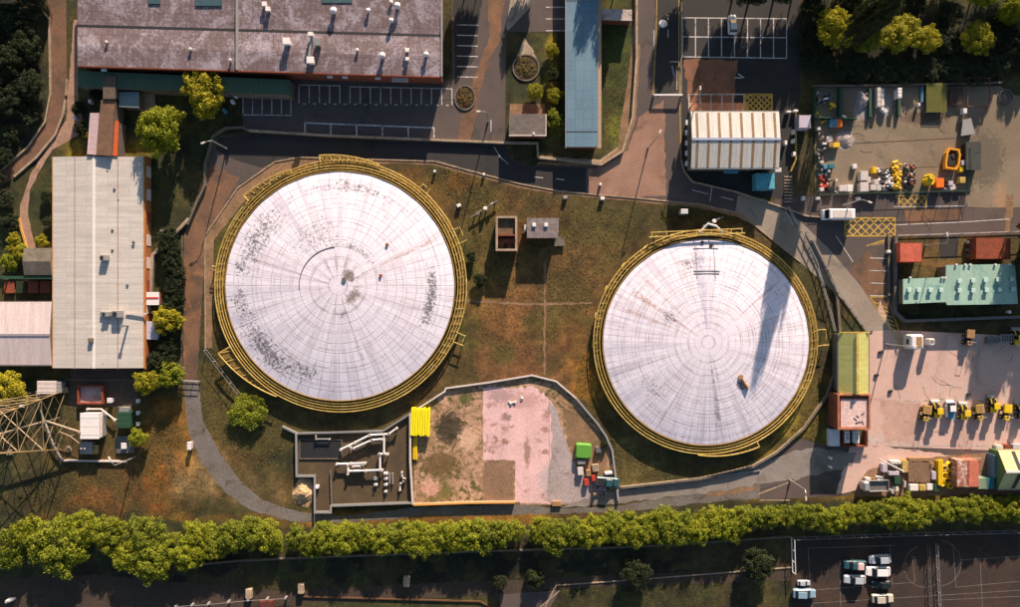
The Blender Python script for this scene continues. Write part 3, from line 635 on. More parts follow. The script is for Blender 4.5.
m = MB(); m.tube([(6.5, -7, zc(6.5, -7, 20.3, 1.6) + .1), (7.8, -9, zc(7.8, -9, 20.3, 1.6) + .15)], .3, 8, r_end=.42); m.cyl((6.4, -6.8, zc(6.4, -6.8, 20.3, 1.6) - .05), .5, .3, 14); m.build('vent_hatch', M['wood'], gr_)
# access ladder frame on right dome
m = MB()
for x_ in (-2.2, 1.4): m.tube([(x_, 19.5, zc(x_, 19.5, 20.3, 1.6) + .06), (x_ + .2, 12.5, zc(x_, 12.5, 20.3, 1.6) + .06)], .06, 5)
for y_ in (18.5, 14, 13.5): m.tube([(-2.6, y_, zc(-2.6, y_, 20.3, 1.6) + .08), (2.4, y_, zc(2.4, y_, 20.3, 1.6) + .08)], .06, 5)
m.build('roof_ladder', M['grey'], gr_)
# long straight gantry beams touching the north edges of each ring
def gantry(pa, pb, wd, label, h=2.0, n=7):
    a, b = W(*pa, h), W(*pb, h); c = (a + b) / 2; L = (b - a).length; rz = math.atan2((b - a).y, (b - a).x)
    rt = root('gantry', (c.x, c.y, 0), label, 'gantry', rz=rz)
    m = MB(); m.box((0, 0, h), (L, .25, .25)); m.box((0, wd, h - .1), (L * .96, .2, .2))
    for k in range(n): x_ = -L / 2 * .94 + L * .94 * k / (n - 1); m.box((x_, wd / 2, h - .05), (.12, wd, .12))
    m.build('beam', M['rail'], rt)
    for k in (-1, 1):
        m = MB(); m.box((k * L * .42, wd * .2, h / 2 - .07), (.22, .22, h - .14)); m.build('leg', M['rail'], rt)
gantry((649, 237), (745, 233), .9, 'long thin yellow beam on legs along the north edge of the smaller gasholder', 2.6)

# ================================================================ buildings
def building(name, px, eave, ridge, axis, wall, roof, label, cat='building', over=.25, ridge_at=.5, cap=None, gut=None, thick=.12, capname='ridge_cap', rot=0.0, ends=True):
    """px = roof outline in the photo (x0,y0,x1,y1); axis 'x': ridge runs east-west. Returns (root, halfx, halfy)."""
    x0, y0, x1, y1 = px; a = W(x0, y0, eave); b = W(x1, y1, eave)
    cx, cy = (a.x + b.x) / 2, (a.y + b.y) / 2; hx, hy = (b.x - a.x) / 2, (a.y - b.y) / 2
    rt = root(name, (cx, cy, 0), label, cat, rz=rot)
    ox, oy = hx - over, hy - over
    m = MB()
    if ridge > eave:
        if axis == 'y':
            rx = -hx + 2 * hx * ridge_at
            prof = [(-ox, 0), (ox, 0), (ox, eave - thick), (rx, ridge - thick), (-ox, eave - thick)]
            m.side([(p[0], p[1]) for p in prof], -oy, oy)
        else:
            ry = hy - 2 * hy * ridge_at
            q = MB(); q.side([(-oy, 0), (oy, 0), (oy, eave - thick), (ry, ridge - thick), (-oy, eave - thick)], -ox, ox)
            m.v = [(p[1] * 1.0, p[0], p[2]) for p in q.v]; m.f = [tuple(reversed(f)) for f in q.f]
    else: m.box((0, 0, (eave - thick) / 2), (2 * ox, 2 * oy, eave - thick))
    m.build('wall', wall, rt)
    m = MB()
    if ridge > eave:
        if axis == 'y':
            m.v = [(-hx, -hy, eave), (rx, -hy, ridge), (hx, -hy, eave), (-hx, hy, eave), (rx, hy, ridge), (hx, hy, eave)]
        else:
            m.v = [(-hx, hy, eave), (-hx, ry, ridge), (-hx, -hy, eave), (hx, hy, eave), (hx, ry, ridge), (hx, -hy, eave)]
        t = thick * .9; m.v += [(p[0], p[1], p[2] - t) for p in m.v]
        m.f = [(0, 1, 4, 3), (1, 2, 5, 4), (9, 10, 7, 6), (10, 11, 8, 7), (0, 3, 9, 6), (2, 8, 11, 5), (0, 6, 7, 1), (1, 7, 8, 2), (3, 4, 10, 9), (4, 5, 11, 10)]
    else: m.box((0, 0, eave - thick * .45), (2 * hx, 2 * hy, thick * .9))
    rf = m.build('roof', roof, rt)
    if cap and ridge > eave:
        m = MB()
        if axis == 'y': m.box((rx, 0, ridge + .02), (.45, 2 * hy + .06, .12))
        else: m.box((0, ry, ridge + .02), (2 * hx + .06, .45, .12))
        m.build(capname, cap, rf)
    if gut:
        if axis == 'y':
            for s_ in (-1, 1): MB().box((s_ * (hx + .1), 0, eave - .12), (.2, 2 * hy, .16)).build('gutter', gut, rt)
        else:
            for s_ in (-1, 1): MB().box((0, s_ * (hy + .1), eave - .12), (2 * hx, .2, .16)).build('gutter', gut, rt)
    return rt
def local(rt, px, py, z):
    p = W(px, py, z); q = Matrix.Rotation(-rt.rotation_euler.z, 3, 'Z') @ (p - rt.location); return (q.x, q.y, z)
def addpart(rt, name, mat, mb): return mb.build(name, mat, rt)
def vent_on(rt, px, py, z, r=.45, h=.8, mat='white', kind='round'):
    c = local(rt, px, py, z + h); m = MB()
    if kind == 'round': m.cyl((c[0], c[1], z - .2), r * .6, h * .7 + .2, 12).cyl((c[0], c[1], z + h * .6), r, h * .25, 12).cyl((c[0], c[1], z + h * .85), r, h * .25, 12, r * .3)
    else: m.box((c[0], c[1], z + h * .3), (r * 1.5, r * 1.3, h + .2), 0, .05).box((c[0], c[1], z + h * .9), (r * 2, r * 1.8, .15), 0, .04)
    return m.build('roof_vent', M[mat], rt)
def windows_y(rt, xx, ys, z, w_=1.2, h_=1.0, mat='glass'):
    for y_ in ys:
        f = MB().box((xx, y_, z), (.08, w_ + .16, h_ + .16)).build('window', M['white'], rt); MB().box((xx + (.05 if xx > 0 else -.05), y_, z), (.02, w_, h_)).build('pane', M[mat], f)
def windows_x(rt, yy, xs, z, w_=1.2, h_=1.0, mat='glass'):
    for x_ in xs:
        f = MB().box((x_, yy, z), (w_ + .16, .08, h_ + .16)).build('window', M['white'], rt); MB().box((x_, yy + (.05 if yy > 0 else -.05), z), (w_, .02, h_)).build('pane', M[mat], f)

# --- old brown warehouse, top left: two low bays with a valley between
rb = sheet_roof('old_asbestos_roof', (128, 108, 108), (112, 94, 94), (84, 68, 68), (1.0, 1.5), R(1.6), .05, (170, 158, 166), (.47, .68), .8, 0, 0, .22)
def sheared_building():
    e = 5.0; A = [W(77, -60, e), W(442, -50, e), W(442, 77, e), W(78, 66, e)]
    cx = sum(p.x for p in A) / 4; cy = sum(p.y for p in A) / 4
    rt = root('warehouse', (cx, cy, 0), 'long old warehouse with stained brown two-bay roof and many white vents', 'warehouse')
    L = lambda px, py, z: local(rt, px, py, z)
    k = [(-60, -50), (-14, -4), (26, 36), (46, 57), (66, 77)]; hs = [e, e + .4, e, e + .2, e]
    m = MB()
    for (ya, yb), h in zip(k, hs): m.v += [L(77.5, ya, h), L(442, yb, h)]
    m.f = [(2 * i, 2 * i + 1, 2 * i + 3, 2 * i + 2)[::-1] for i in range(4)]
    n = len(m.v); m.v += [(p[0], p[1], p[2] - .15) for p in m.v]; m.f += [tuple(n + q for q in f[::-1]) for f in m.f[:4]]
    o_ = m.build('roof', rb, rt)
    q = MB(); pts = [L(79, -59, e)[:2], L(440.5, -49, e)[:2], L(440.5, 76, e)[:2], L(79, 65, e)[:2]]; q.prism(pts, 0, e - .2); q.build('wall', M['brick'], rt)
    a, b = Vector(L(77.5, 26, e)), Vector(L(442, 36, e)); MB().wallline([a.to_2d(), b.to_2d()], .5, e - .1, e + .03).build('valley_gutter', M['dark'], rt)
    a, b = Vector(L(77.5, 66.4, e)), Vector(L(442, 77.4, e)); MB().wallline([a.to_2d(), b.to_2d()], .16, e - .75, e + .05).build('fascia', M['rust'], rt)
    for xx in (238,): 
        a, b = Vector(L(xx, -8, e)), Vector(L(xx, 71, e)); MB().wallline([a.to_2d(), b.to_2d()], .3, e - .1, e + .75).build('expansion_joint', M['grey'], rt)
    a, b = Vector(L(441.8, -48, e)), Vector(L(441.8, 77, e)); MB().wallline([a.to_2d(), b.to_2d()], .3, e - .1, e + .35).build('verge_trim', M['grey'], rt)
    for (x0, y0, x1, y1) in ((195, -2, 222, 6), (322, -2, 352, 3), (148, -2, 160, 4)):
        z = e + .4; m = MB().prism([L(x0, y0, z)[:2], L(x1, y0, z)[:2], L(x1, y1, z)[:2], L(x0, y1, z)[:2]], e + .2, e + .42); m.build('skylight', plain('skylight_teal', (66, 92, 98), .4), rt)
    for (x, y, r, h, kd) in ((264, 4, .45, .7, 'b'), (267.5, 9, .45, .7, 'b'), (333, 10, .65, 1.0, 'r'), (368, 10, .4, .6, 'r'), (397, 5, .6, 1.1, 'r'), (391, 2, .4, .5, 'r'), (391, 20, .45, .9, 'r'), (286, 41, .7, 1.2, 'w'), (310, 60, .7, 1.2, 'b'), (357, 50, .35, .4, 'r'),
                             (382, 55, .6, 1.0, 'r'), (407, 50, .4, .6, 'b'), (407, 59, .35, .5, 'b'), (426, 54, .5, .8, 'r'), (368, 11, .3, .5, 'r'), (230, 60, .3, .3, 'r'), (190, 49, .35, .3, 'r'), (106, 42, .3, .3, 'r')):
        vent_on(rt, x, y, e + .4, r, h, 'white' if kd != 'r' or h > .5 else 'offwhite', 'round' if kd == 'r' else 'box')
    m = MB(); a, b = L(312, 36, e + .9), L(309, 57, e + .9); m.tube([a, b], .28, 8); m.tube([L(316, 38, e + 1), L(315, 48, e + 1)], .18, 8); m.box(L(318, 43, e + .8), (1.0, 1.3, .9)); m.build('ductwork', M['galv'], rt)
    m = MB(); m.box(L(311, 35, e + 1.1), (.9, .7, 1.2)); m.build('fan_housing', M['white'], rt)
    a = L(400, 79.5, 3.4); MB().box((a[0], a[1], 3.2), (3.2, .9, .25), R(-1.6)).build('door_canopy', M['offwhite'], rt)
    for xx in (104, 345, 378, 330): a = L(xx, 69 + (xx - 78) * .03, 4.2); MB().box((a[0], a[1] - .1, 4.2), (1.0, .4, .35)).build('floodlight', M['white'], rt)
sheared_building()
gcan = sheet_roof('green_sheet_roof', (62, 92, 70), (56, 84, 64), (44, 66, 50), (1.0, 30), 0, .03, None, rib=1.6)
# lean-to canopy below it
def flat_roof(name, px4, h, wall, roof, label, cat, slope=0.0, thick=.15, inset=.25, posts=False, name_roof='roof'):
    P = [W(x_, y_, h) for x_, y_ in px4]; c = sum(P, Vector()) / len(P); rt = root(name, (c.x, c.y, 0), label, cat)
    pts = [(p.x - c.x, p.y - c.y) for p in P]
    A = sum(pts[k][0] * pts[(k + 1) % len(pts)][1] - pts[(k + 1) % len(pts)][0] * pts[k][1] for k in range(len(pts)))
    if A < 0: pts = pts[::-1]
    m = MB(); m.prism(pts, h - thick, h)
    if slope: m.v = [(p[0], p[1], p[2] + slope * p[1]) for p in m.v]
    m.build(name_roof, roof, rt)
    sm = [Vector(p) * (1 - inset / max(.5, Vector(p).length)) for p in pts]
    if posts:
        for p in sm: MB().box((p[0], p[1], (h - thick) / 2), (.18, .18, h - thick - abs(slope) * 3)).build('post', M['midgrey'], rt)
    else: MB().prism(sm, 0, h - thick - abs(slope) * max(abs(p[1]) for p in sm) * 1.0 - .003).build('wall', wall, rt)
    return rt
flat_roof('loading_canopy', [(78, 71), (290, 80), (290, 95), (78, 87)], 3.6, M['oldconc'], gcan, 'long dark green sheet canopy along the foot of the brown warehouse', 'canopy', .03)
# covered way between warehouse and pale shed
wm = mottled('felt_roof', (104, 88, 76), (84, 72, 62), (66, 60, 54), .5, 3, .9, .3)
cw = flat_roof('covered_walkway', [(103, 76), (116, 76), (115, 99), (103, 99)], 3.9, M['oldconc'], wm, 'upper grey-brown length of covered walkway beneath the warehouse edge', 'walkway')
wm2 = mottled('felt_roof_brown', (124, 92, 68), (100, 76, 58), (78, 64, 52), .5, 3, .9, .3)
cw = flat_roof('covered_walkway', [(101, 100), (115, 100), (111, 156), (96, 155)], 3.6, M['oldconc'], wm2, 'brown felt-roofed covered walkway leading down to the pale shed', 'walkway')
flat_roof('side_canopy', [(90, 113), (99, 113), (96, 155), (87, 154)], 3.2, M['oldconc'], sheet_roof('pink_sheet', (214, 184, 180), (200, 176, 178), (150, 130, 130), (2, 1.2), 0), 'narrow pale pink strip roof left of the brown walkway', 'canopy')
flat_roof('side_canopy', [(114, 121), (118.5, 121), (117, 156), (112, 156)], 2.9, M['oldconc'], plain('orange_roof', (214, 96, 44), .6, 0, .3), 'narrow orange strip roof right of the brown walkway', 'canopy')
flat_roof('lean_to_hut', [(119, 92), (139, 92), (139, 108), (119, 107)], 2.8, M['oldconc'], plain('slate_blue', (112, 128, 132), .6, 0, .3), 'small slate-blue roofed hut below the green canopy', 'hut')
flat_roof('bin_store', [(141, 93), (155, 93), (155, 111), (140, 111)], .5, M['oldconc'], M['kerb'], 'low pale concrete platform right of the slate-blue hut', 'platform')
# pale long shed
rs = sheet_roof('pale_shed_roof', (214, 206, 196), (204, 196, 186), (168, 158, 146), (4.15, 1.0), 0, .025, None, (.62, .72), .55, 0, 1)
ps = building('long_shed', (53, 157, 143, 368), 2.4, 2.9, 'y', M['brick'], rs, 'long pale cream shed with central ridge and dark roof vents', 'shed', cap=M['white'], gut=plain('tan_gutter', (196, 150, 92), .6), ridge_at=.47)
MB().box((9.05, 0, 1.1), (.4, 42, 2.1)).build('cladding', plain('orange_cladding', (176, 110, 66), .7, 0, .6), ps)
for k in range(9): MB().box((9.28, -18 + k * 4.5, 1.0), (.1, 2.2, 1.6)).build('shutter_door', M['offwhite' if k % 3 else 'rust'], ps)
for (x, y, r, h) in ((107, 171, .25, .3), (114, 189, .25, .4), (112, 230, .25, .4), (133, 242, .3, .4), (112, 250, .25, .4), (118, 200, .2, .2), (127, 285, .25, .3), (103, 364, .2, .3)): vent_on(ps, x, y, 2.5, r, h, 'midgrey')
def hvac(rt, px, py, z, s=1.0):
    c = local(rt, px, py, z); o_ = MB().box((c[0], c[1], z + .4), (1.7 * s, 1.4 * s, 1.1), 0, .06).build('ventilation_unit', M['grey'], rt)
    MB().cyl((c[0] - .3, c[1], z + .95), .45 * s, .12, 14).build('fan', M['dark'], o_)
hvac(ps, 106, 258, 2.8, .8); hvac(ps, 119, 314, 2.8, 1.0); hvac(ps, 108, 314, 2.8, .7)
for px_ in (75, 118): cq = local(ps, px_, 262, 2.6); zq = 2.4 + .5 * (1 - abs(cq[0] + .27) / 8.6); MB().box((cq[0], 0, zq), (.1, 41.9, .1)).build('sheet_joint', plain('joint', (150, 96, 80), .8), ps)
c = local(ps, 101, 314, 5); MB().box((c[0] + .6, c[1], 3.05), (3.6, .8, .5)).build('duct', M['galv'], ps); c = local(ps, 130, 314, 5); MB().box((c[0], c[1], 2.75), (4.0, .35, .2)).build('duct', M['offwhite'], ps)
c = local(ps, 118, 326, 6); MB().cyl((c[0], c[1], 2.3), .22, 2.2, 10).cyl((c[0], c[1], 4.5), .35, .25, 10).build('flue', M['galv'], ps)
c = local(ps, 82, 341, 6); MB().box((c[0], c[1], 2.8), (.9, .9, 1.3), 0, .05).build('chimney', M['oldconc'], ps)
an = flat_roof('shed_annex', [(143.5, 292), (159, 292), (159, 305), (143.5, 305)], 1.9, M['brick'], M['white'], 'small white-roofed annex with a red stripe beside the long cream shed', 'annex')
c = W(151, 298, 1.9) - an.location; MB().box((c.x, c.y, 1.93), (3.0, .35, .05)).build('red_stripe', M['red'], an)
flat_roof('shed_annex', [(143.5, 321), (160, 322), (160, 340), (143.5, 339)], 1.9, M['brick'], M['lilac'], 'small plain pale-lilac roofed annex beside the long cream shed', 'annex')
ra = sheet_roof('annex_sheeting', (226, 208, 204), (216, 200, 196), (200, 180, 176), (1.0, 40), 0, .03, None, rib=1.0)
as_ = building('ridged_shed', (-60, 302, 51.5, 365), 2.6, 3.2, 'x', M['oldconc'], ra, 'pale ridged shed at the left edge butting against the long cream shed', 'shed', cap=M['grey'], gut=M['oldconc'], ridge_at=.52)
# terrace house and pergola at left
sh = building('timber_cabin', (24, 248, 52, 275), 2.8, 3.3, 'x', M['wood'], M['oldconc'], 'small grey-brown cabin roof at the end of the curving path', 'cabin')
for k in range(4):
    px = 4 + k * 12; flat_roof('planter', [(px, 281), (px + 10, 281), (px + 10, 293), (px, 293)], .7, M['wood'], (M['rust'] if k != 1 else M['leafd']), ['red-brown planter nearest the left edge', 'green planted tub between the red-brown planters', 'red-brown planter right of the green tub', 'red-brown planter against the long cream shed'][k] + ' under the pale ridged shed', 'planter')
flat_roof('terrace_canopy', [(0, 276), (52, 276), (52, 279), (0, 279)], 2.6, M['wood'], M['darkgreen'], 'thin dark green awning above the row of planters', 'awning', posts=True)
# long blue roof
rbl = sheet_roof('blue_sheet_roof', (106, 138, 154), (98, 130, 148), (76, 106, 124), (1.6, 1.9), 0, .03, (134, 150, 156), (.62, .72), .5, 0, 0)
bl = building('long_block', (566, -60, 598, 147), 3.0, 3.0, 'y', M['brick'], rbl, 'long narrow flat blue-roofed block running down from the top edge', 'building', gut=None)
MB().box((3.35, -1.5, 2.9), (.9, 38, .1)).build('walkway_cover', plain('cream_strip', (176, 146, 118), .7), bl)
MB().box((-3.2, 0, 3.04), (.14, 41, .12)).build('verge_trim', M['grey'], bl); MB().box((0, -17.2, 3.03), (6.2, .15, .06)).build('roof_joint', M['midgrey'], bl); MB().box((0, 8.5, 3.03), (6.2, .2, .08)).build('roof_joint', M['grey'], bl)
flat_roof('small_store', [(602, 9), (632, 10), (632, 21), (602, 20)], 2.5, M['brick'], mottled('mottled_roof', (196, 180, 172), (160, 146, 140), (120, 108, 104), .5, 3), 'small pale mottled-roof store right of the blue-roofed block', 'store')
hb = flat_roof('gatehouse', [(509, 114), (546, 114), (546, 136), (509, 136)], 2.8, M['brick'], mottled('lead_roof', (116, 104, 94), (98, 90, 86), (84, 78, 74), .4, 3), 'square grey flat-roofed gatehouse below the round flower bed', 'gatehouse')
MB().wallline([(-3.6, -2.1), (3.6, -2.1), (3.6, 2.1)], .2, 2.75, 2.95).build('roof_edge', M['offwhite'], hb); MB().box((1.2, -1.7, 2.95), (.4, .4, .3)).build('roof_vent', M['white'], hb)
# pale corrugated building with rooflight strips
rp = sheet_roof('pale_corrugated', (216, 212, 202), (204, 204, 196), (170, 166, 156), (2.3, 40), 0, .02, (196, 186, 178), (.6, .7), .6, 1.2)
pb = building('workshop', (691, 112, 779, 168), 4.4, 5.2, 'x', M['oldconc'], rp, 'pale corrugated workshop with brown rooflight strips across its ridge', 'workshop', cap=plain('lilac_cap', (170, 176, 200), .6), gut=M['grey'], ridge_at=.5)
for k in range(8):
    x_ = -8.4 + .95 + k * 2.15
    for s_ in (-1, 1):
        m = MB(); y0, y1 = s_ * .3, s_ * 5.25; z0, z1 = 5.2 + .03 - .3 * .145, 4.4 + .035 + .03
        a = [(x_ - .24, y0, z0), (x_ + .24, y0, z0), (x_ + .24, y1, z1), (x_ - .24, y1, z1)]
        if s_ > 0: a = a[::-1]
        m.face(a[::-1]); m.build('rooflight', mottled('grp_rooflight', (150, 120, 88), (128, 102, 76)) if k == 0 and s_ == -1 else bpy.data.materials['grp_rooflight'], pb)
for k in range(5): MB().box((-8.95, 3.8 - k * 2.0, 2.6), (.35, .9, .6)).build('wall_unit', M['white'], pb)
c = local(pb, 731, 170, 3.2); MB().box((c[0], c[1], 3.2), (2.8, 1.4, .14)).build('porch', M['blue'], pb); c = local(pb, 778, 170, 2); MB().box((c[0], c[1], 1.5), (1.2, .8, 1.4)).build('plant_unit', M['offwhite'], pb)
# teal building in walled compound
rt_ = sheet_roof('teal_roof', (172, 204, 184), (160, 194, 176), (124, 160, 148), (2.75, 40), 0, .015, (112, 160, 150), (.57, .68), .5, 1.5)
tb = flat_roof('office_block', [(903, 279), (946, 277), (946, 265), (1015, 264), (1018, 304), (947, 305), (946, 302), (903, 304)], 3.1, M['oldconc'], rt_, 'L-shaped pale teal-roofed office block with two rows of square roof vents', 'office', inset=.3)
for i, (x_, y_) in enumerate([(909.5, 290), (919, 290), (931, 290), (941.5, 290), (960, 281), (973.5, 280.5), (986, 280), (998.5, 279.5), (1012.5, 279), (960, 290.5), (973.5, 290.5), (987, 290), (1000, 289.5), (1013.5, 289)]):
    c = local(tb, x_, y_, 3.6); o_ = MB().box((c[0], c[1], 3.3), (.62, .62, .5), 0, .04).build('roof_vent', M['teal'], tb); MB().box((c[0], c[1], 3.58), (.82, .82, .1), 0, .03).build('cowl', plain('pale_teal', (190, 216, 206), .5, 0, .2) if i == 0 else bpy.data.materials['pale_teal'], o_)
for x_ in (910, 942, 945, 956, 965, 970, 995, 1010): c = local(tb, x_, 264.5 if x_ > 948 else 277.5, 3.2); MB().box((c[0], c[1], 3.25), (.35, .35, .35)).build('roof_upstand', M['white'], tb)
# green/yellow ridged sheds
rg = sheet_roof('lime_roof', (204, 200, 118), (196, 192, 112), (160, 156, 96), (40, 1.0), 0, .02, None, rib=0, ribdir=1)
lg = building('lime_shed', (838.5, 333, 868.5, 393), 3.2, 5.2, 'y', M['oldconc'], rg, 'lime-yellow ridged shed beside the pink east car park', 'shed', cap=M['rail'], gut=M['midgrey'], ridge_at=.46)
MB().box((0, 6.0, 3.6), (5.9, .22, .3)).build('verge_trim', M['rail'], lg); MB().box((0, -6.0, 3.6), (5.9, .22, .3)).build('verge_trim', M['rail'], lg)
rg2 = sheet_roof('green_cream_roof', (206, 194, 134), (198, 186, 128), (160, 150, 100), (1.0, 40), 0, .02)
gy = building('green_shed', (998, 450, 1060, 489), 2.9, 5.2, 'x', plain('shed_green', (92, 124, 72), .7, 0, .5), rg2, 'ridged green and cream shed with dark roof band at the lower right edge', 'shed', cap=M['white'], gut=M['kerb'], ridge_at=.48)
m = MB(); 
for s_ in (-1, 1):
    a = [(-3.6, s_ * .35, 5.14), (-2.9, s_ * .35, 5.14), (-2.9, s_ * 3.65, 3.07), (-3.6, s_ * 3.65, 3.07)]; m.face(a if s_ < 0 else a[::-1])
m.build('dark_panel', M['dark'], gy)
# brick building with broken white roof
bb = flat_roof('brick_store', [(837, 394), (869, 394), (869, 429), (837, 429)], 4.2, M['brick'], M['brick'], 'brick store with parapet and flaking pinkish white roof, below the lime shed', 'store', inset=.02)
ws = mottled('flaking_roof', (222, 190, 180), (206, 178, 172), (150, 112, 70), .25, 2, .8, .2, (.64, .7))
MB().box((.3, -.3, 4.24), (5.4, 5.4, .08)).build('roof_deck', ws, bb)
MB().wallline([(-3.0, -3.3), (3.0, -3.3), (3.0, 3.3), (-3.0, 3.3)], .3, 4.2, 4.65, True).build('parapet', mottled('coping', (190, 120, 84), (150, 92, 66), None, .6, 4), bb)
m = MB(); 
rg_ = random.Random(4)
for k in range(9): m.box((1.2 + rg_.uniform(-.9, .9), -1.2 + rg_.uniform(-1.2, 1.2), 4.33), (rg_.uniform(.2, .8), .08, .08), rg_.uniform(0, 3))
m.build('roof_debris', M['dark'], bb)
# pump houses in the scrub
ph = root('pump_house', W(506.5, 233.5, 0), 'roofless brick pump house with two open compartments, left of the grey-roofed hut', 'pump house')
ph.location = (W(506.5, 233.5, 3).x, W(506.5, 233.5, 3).y, 0)
m = MB(); m.wallline([(-1.9, -3.2), (1.9, -3.2), (1.9, 3.2), (-1.9, 3.2)], .3, 0, 3.0, True); m.box((0, -.3, 1.48), (3.5, .28, 2.96)); m.build('wall', M['brick'], ph)
MB().wallline([(-1.9, -3.2), (1.9, -3.2), (1.9, 3.2), (-1.9, 3.2)], .42, 3.0, 3.1, True).build('coping', M['kerb'], ph)
MB().box((0, 1.4, 2.4), (3.48, 3.1, .12)).build('sunken_roof', mottled('mossy_felt', (124, 98, 70), (94, 78, 56), (70, 66, 36), .8, 4), ph); MB().box((0, -1.9, .3), (3.48, 2.4, .12)).build('floor_slab', M['dirt'], ph)
g2 = flat_roof('hut', [(527, 218), (559, 218), (558, 238), (527, 238)], 3.0, M['brick'], mottled('speckled_roof', (136, 124, 122), (108, 98, 98), (176, 166, 162), 1.4, 6, .9, .3, (.6, .66)), 'grey speckled-roof hut with two white vents in the scrub between the gasholders', 'hut')
for x_ in (534, 546): c = local(g2, x_, 225, 3.1); MB().box((c[0], c[1], 3.15), (.7, .7, .35), 0, .05).build('roof_vent', M['white'], g2)
c = local(g2, 526, 228, 2); MB().box((c[0] - .1, c[1], 1.3), (.5, 1.3, 1.6)).build('wall_box', M['offwhite'], g2)
flat_roof('concrete_block', [(553, 237), (564, 237), (565, 246), (554, 246)], .6, M['oldconc'], M['oldconc'], 'low weathered concrete block below the right side of the grey-roofed hut', 'block')
# ================================================================ foliage meshes
def leafmesh(nm, rad, hgt, clumps, leaves, ls, seed, mat, flat=.8, base=.25, gap=.0):
    """crown: many small leaf faces gathered in clumps through an uneven volume"""
    rs = np.random.RandomState(seed); V = []; F = []
    cs = []
    while len(cs) < clumps:
        p = rs.uniform(-1, 1, 3); d = np.linalg.norm(p)
        if d > 1 or d < .35: continue
        if p[2] < -.6: continue
        cs.append(p)
    lob = rs.uniform(.78, 1.12, 7)
    allv = []; n = 0
    for p in cs:
        an = math.atan2(p[1], p[0]); lf = lob[int((an + math.pi) / (2 * math.pi) * 6.99)]
        lf *= 1 + .12 * math.sin(3 * an + seed) + rs.uniform(-.1, .1); c = np.array([p[0] * rad * lf, p[1] * rad * lf, hgt * base + (p[2] * .5 + .5) * hgt * (1 - base)])
        cr = rad * rs.uniform(.12, .22)
        q = rs.normal(size=(leaves, 3)); q /= np.linalg.norm(q, axis=1)[:, None]; q *= (cr * rs.uniform(.45, 1.1, leaves) ** .6)[:, None]; q[:, 2] *= .75
        ctr = c + q
        nrm = q / (np.linalg.norm(q, axis=1)[:, None] + 1e-6) + rs.normal(size=(leaves, 3)) * .55 + np.array([0, 0, .25]); nrm /= np.linalg.norm(nrm, axis=1)[:, None]
        t = np.cross(nrm, rs.normal(size=(leaves, 3))); t /= np.linalg.norm(t, axis=1)[:, None]; b = np.cross(nrm, t)
        s_ = (ls * rs.uniform(.6, 1.3, leaves))[:, None]
        quad = np.stack([ctr - t * s_, ctr - b * s_ * .6, ctr + t * s_, ctr + b * s_ * .6], 1)
        allv.append(quad.reshape(-1, 3)); n += leaves
    Vv = np.concatenate(allv); me = bpy.data.meshes.new(nm)
    me.vertices.add(len(Vv)); me.vertices.foreach_set('co', Vv.reshape(-1).astype(np.float32))
    me.loops.add(n * 4); me.loops.foreach_set('vertex_index', np.arange(n * 4, dtype=np.int32))
    me.polygons.add(n); me.polygons.foreach_set('loop_start', np.arange(0, n * 4, 4, dtype=np.int32)); me.polygons.foreach_set('loop_total', np.full(n, 4, dtype=np.int32))
    me.update(); me.validate(); me.materials.append(mat); return me
BEDM = leafmesh('planting', 1.0, 1.0, 60, 30, .05, 77, M['weed'])
# ================================================================ walls, fences, kerbs
def wallthing(name, px, wd, h, mat, label, cat='wall', coping=None, closed=False, wiggle=0.0):
    P = [W(*p) for p in px]; c = sum(P, Vector()) / len(P); Q = [(p.x - c.x, p.y - c.y) for p in P]
    if coping:
        rt = root(name, (c.x, c.y, 0), label, cat); MB().wallline(Q, wd, 0, h, closed).build('wall', mat, rt); MB().wallline(Q, wd + .08, h, h + .08, closed).build('coping', coping, rt); return rt
    o_ = MB().wallline(Q, wd, 0, h, closed).build(name, mat, None, c); return tag(o_, label, cat)
def fence(px, h, label, mat='midgrey', sp=2.5, rails=2, name='fence', post=.09, mesh=False, rr=.035):
    P = [W(*p) for p in px]; c = sum(P, Vector()) / len(P); Q = [p - c for p in P]
    rt = root(name, (c.x, c.y, 0), label, 'fence'); m = MB(); q = MB()
    for a, b in zip(Q[:-1], Q[1:]):
        L = (b - a).length; n = max(1, round(L / sp)); rz = math.atan2((b - a).y, (b - a).x)
        for k in range(n): p = a.lerp(b, k / n); m.box((p.x, p.y, h / 2), (post, post, h), rz)
        for r_ in range(rails):
            z = h - .06 - r_ * (h - .3) / max(1, rails - 1); q.tube([(a.x, a.y, z), (b.x, b.y, z)], rr, 5)
        if mesh:
            k = int(L / .35)
            for j in range(k): p = a.lerp(b, j / k); q.box((p.x, p.y, h / 2), (.03, .03, h * .95), rz)
    m.box((Q[-1].x, Q[-1].y, h / 2), (post, post, h))
    if post > .3:
        for i in range(0, len(m.v), 8): q_ = MB(); q_.v = m.v[i:i + 8]; q_.f = m.f[:6]; q_.build('post', M[mat], rt)
    else: m.build('posts', M[mat], rt)
    q.build('rails', M[mat], rt)
    return rt
wallthing('wall', [(250, 131.5), (330, 136.5), (505, 143.5), (537, 144), (538, 158), (601, 165), (622, 152), (632, 118), (636, 60), (636, -10)], .35, .7, M['kerb'], 'long low pale wall along the north side of the main road, ending by the blue-roofed block', 'wall', M['kerb'])
wallthing('wall', [(250, 131.5), (243, 128), (226, 129), (214, 137), (206, 165), (206, 186), (197, 205), (189, 225)], .4, .7, M['oldconc'], 'low curving concrete wall by the brown track, top left of the larger gasholder', 'wall')
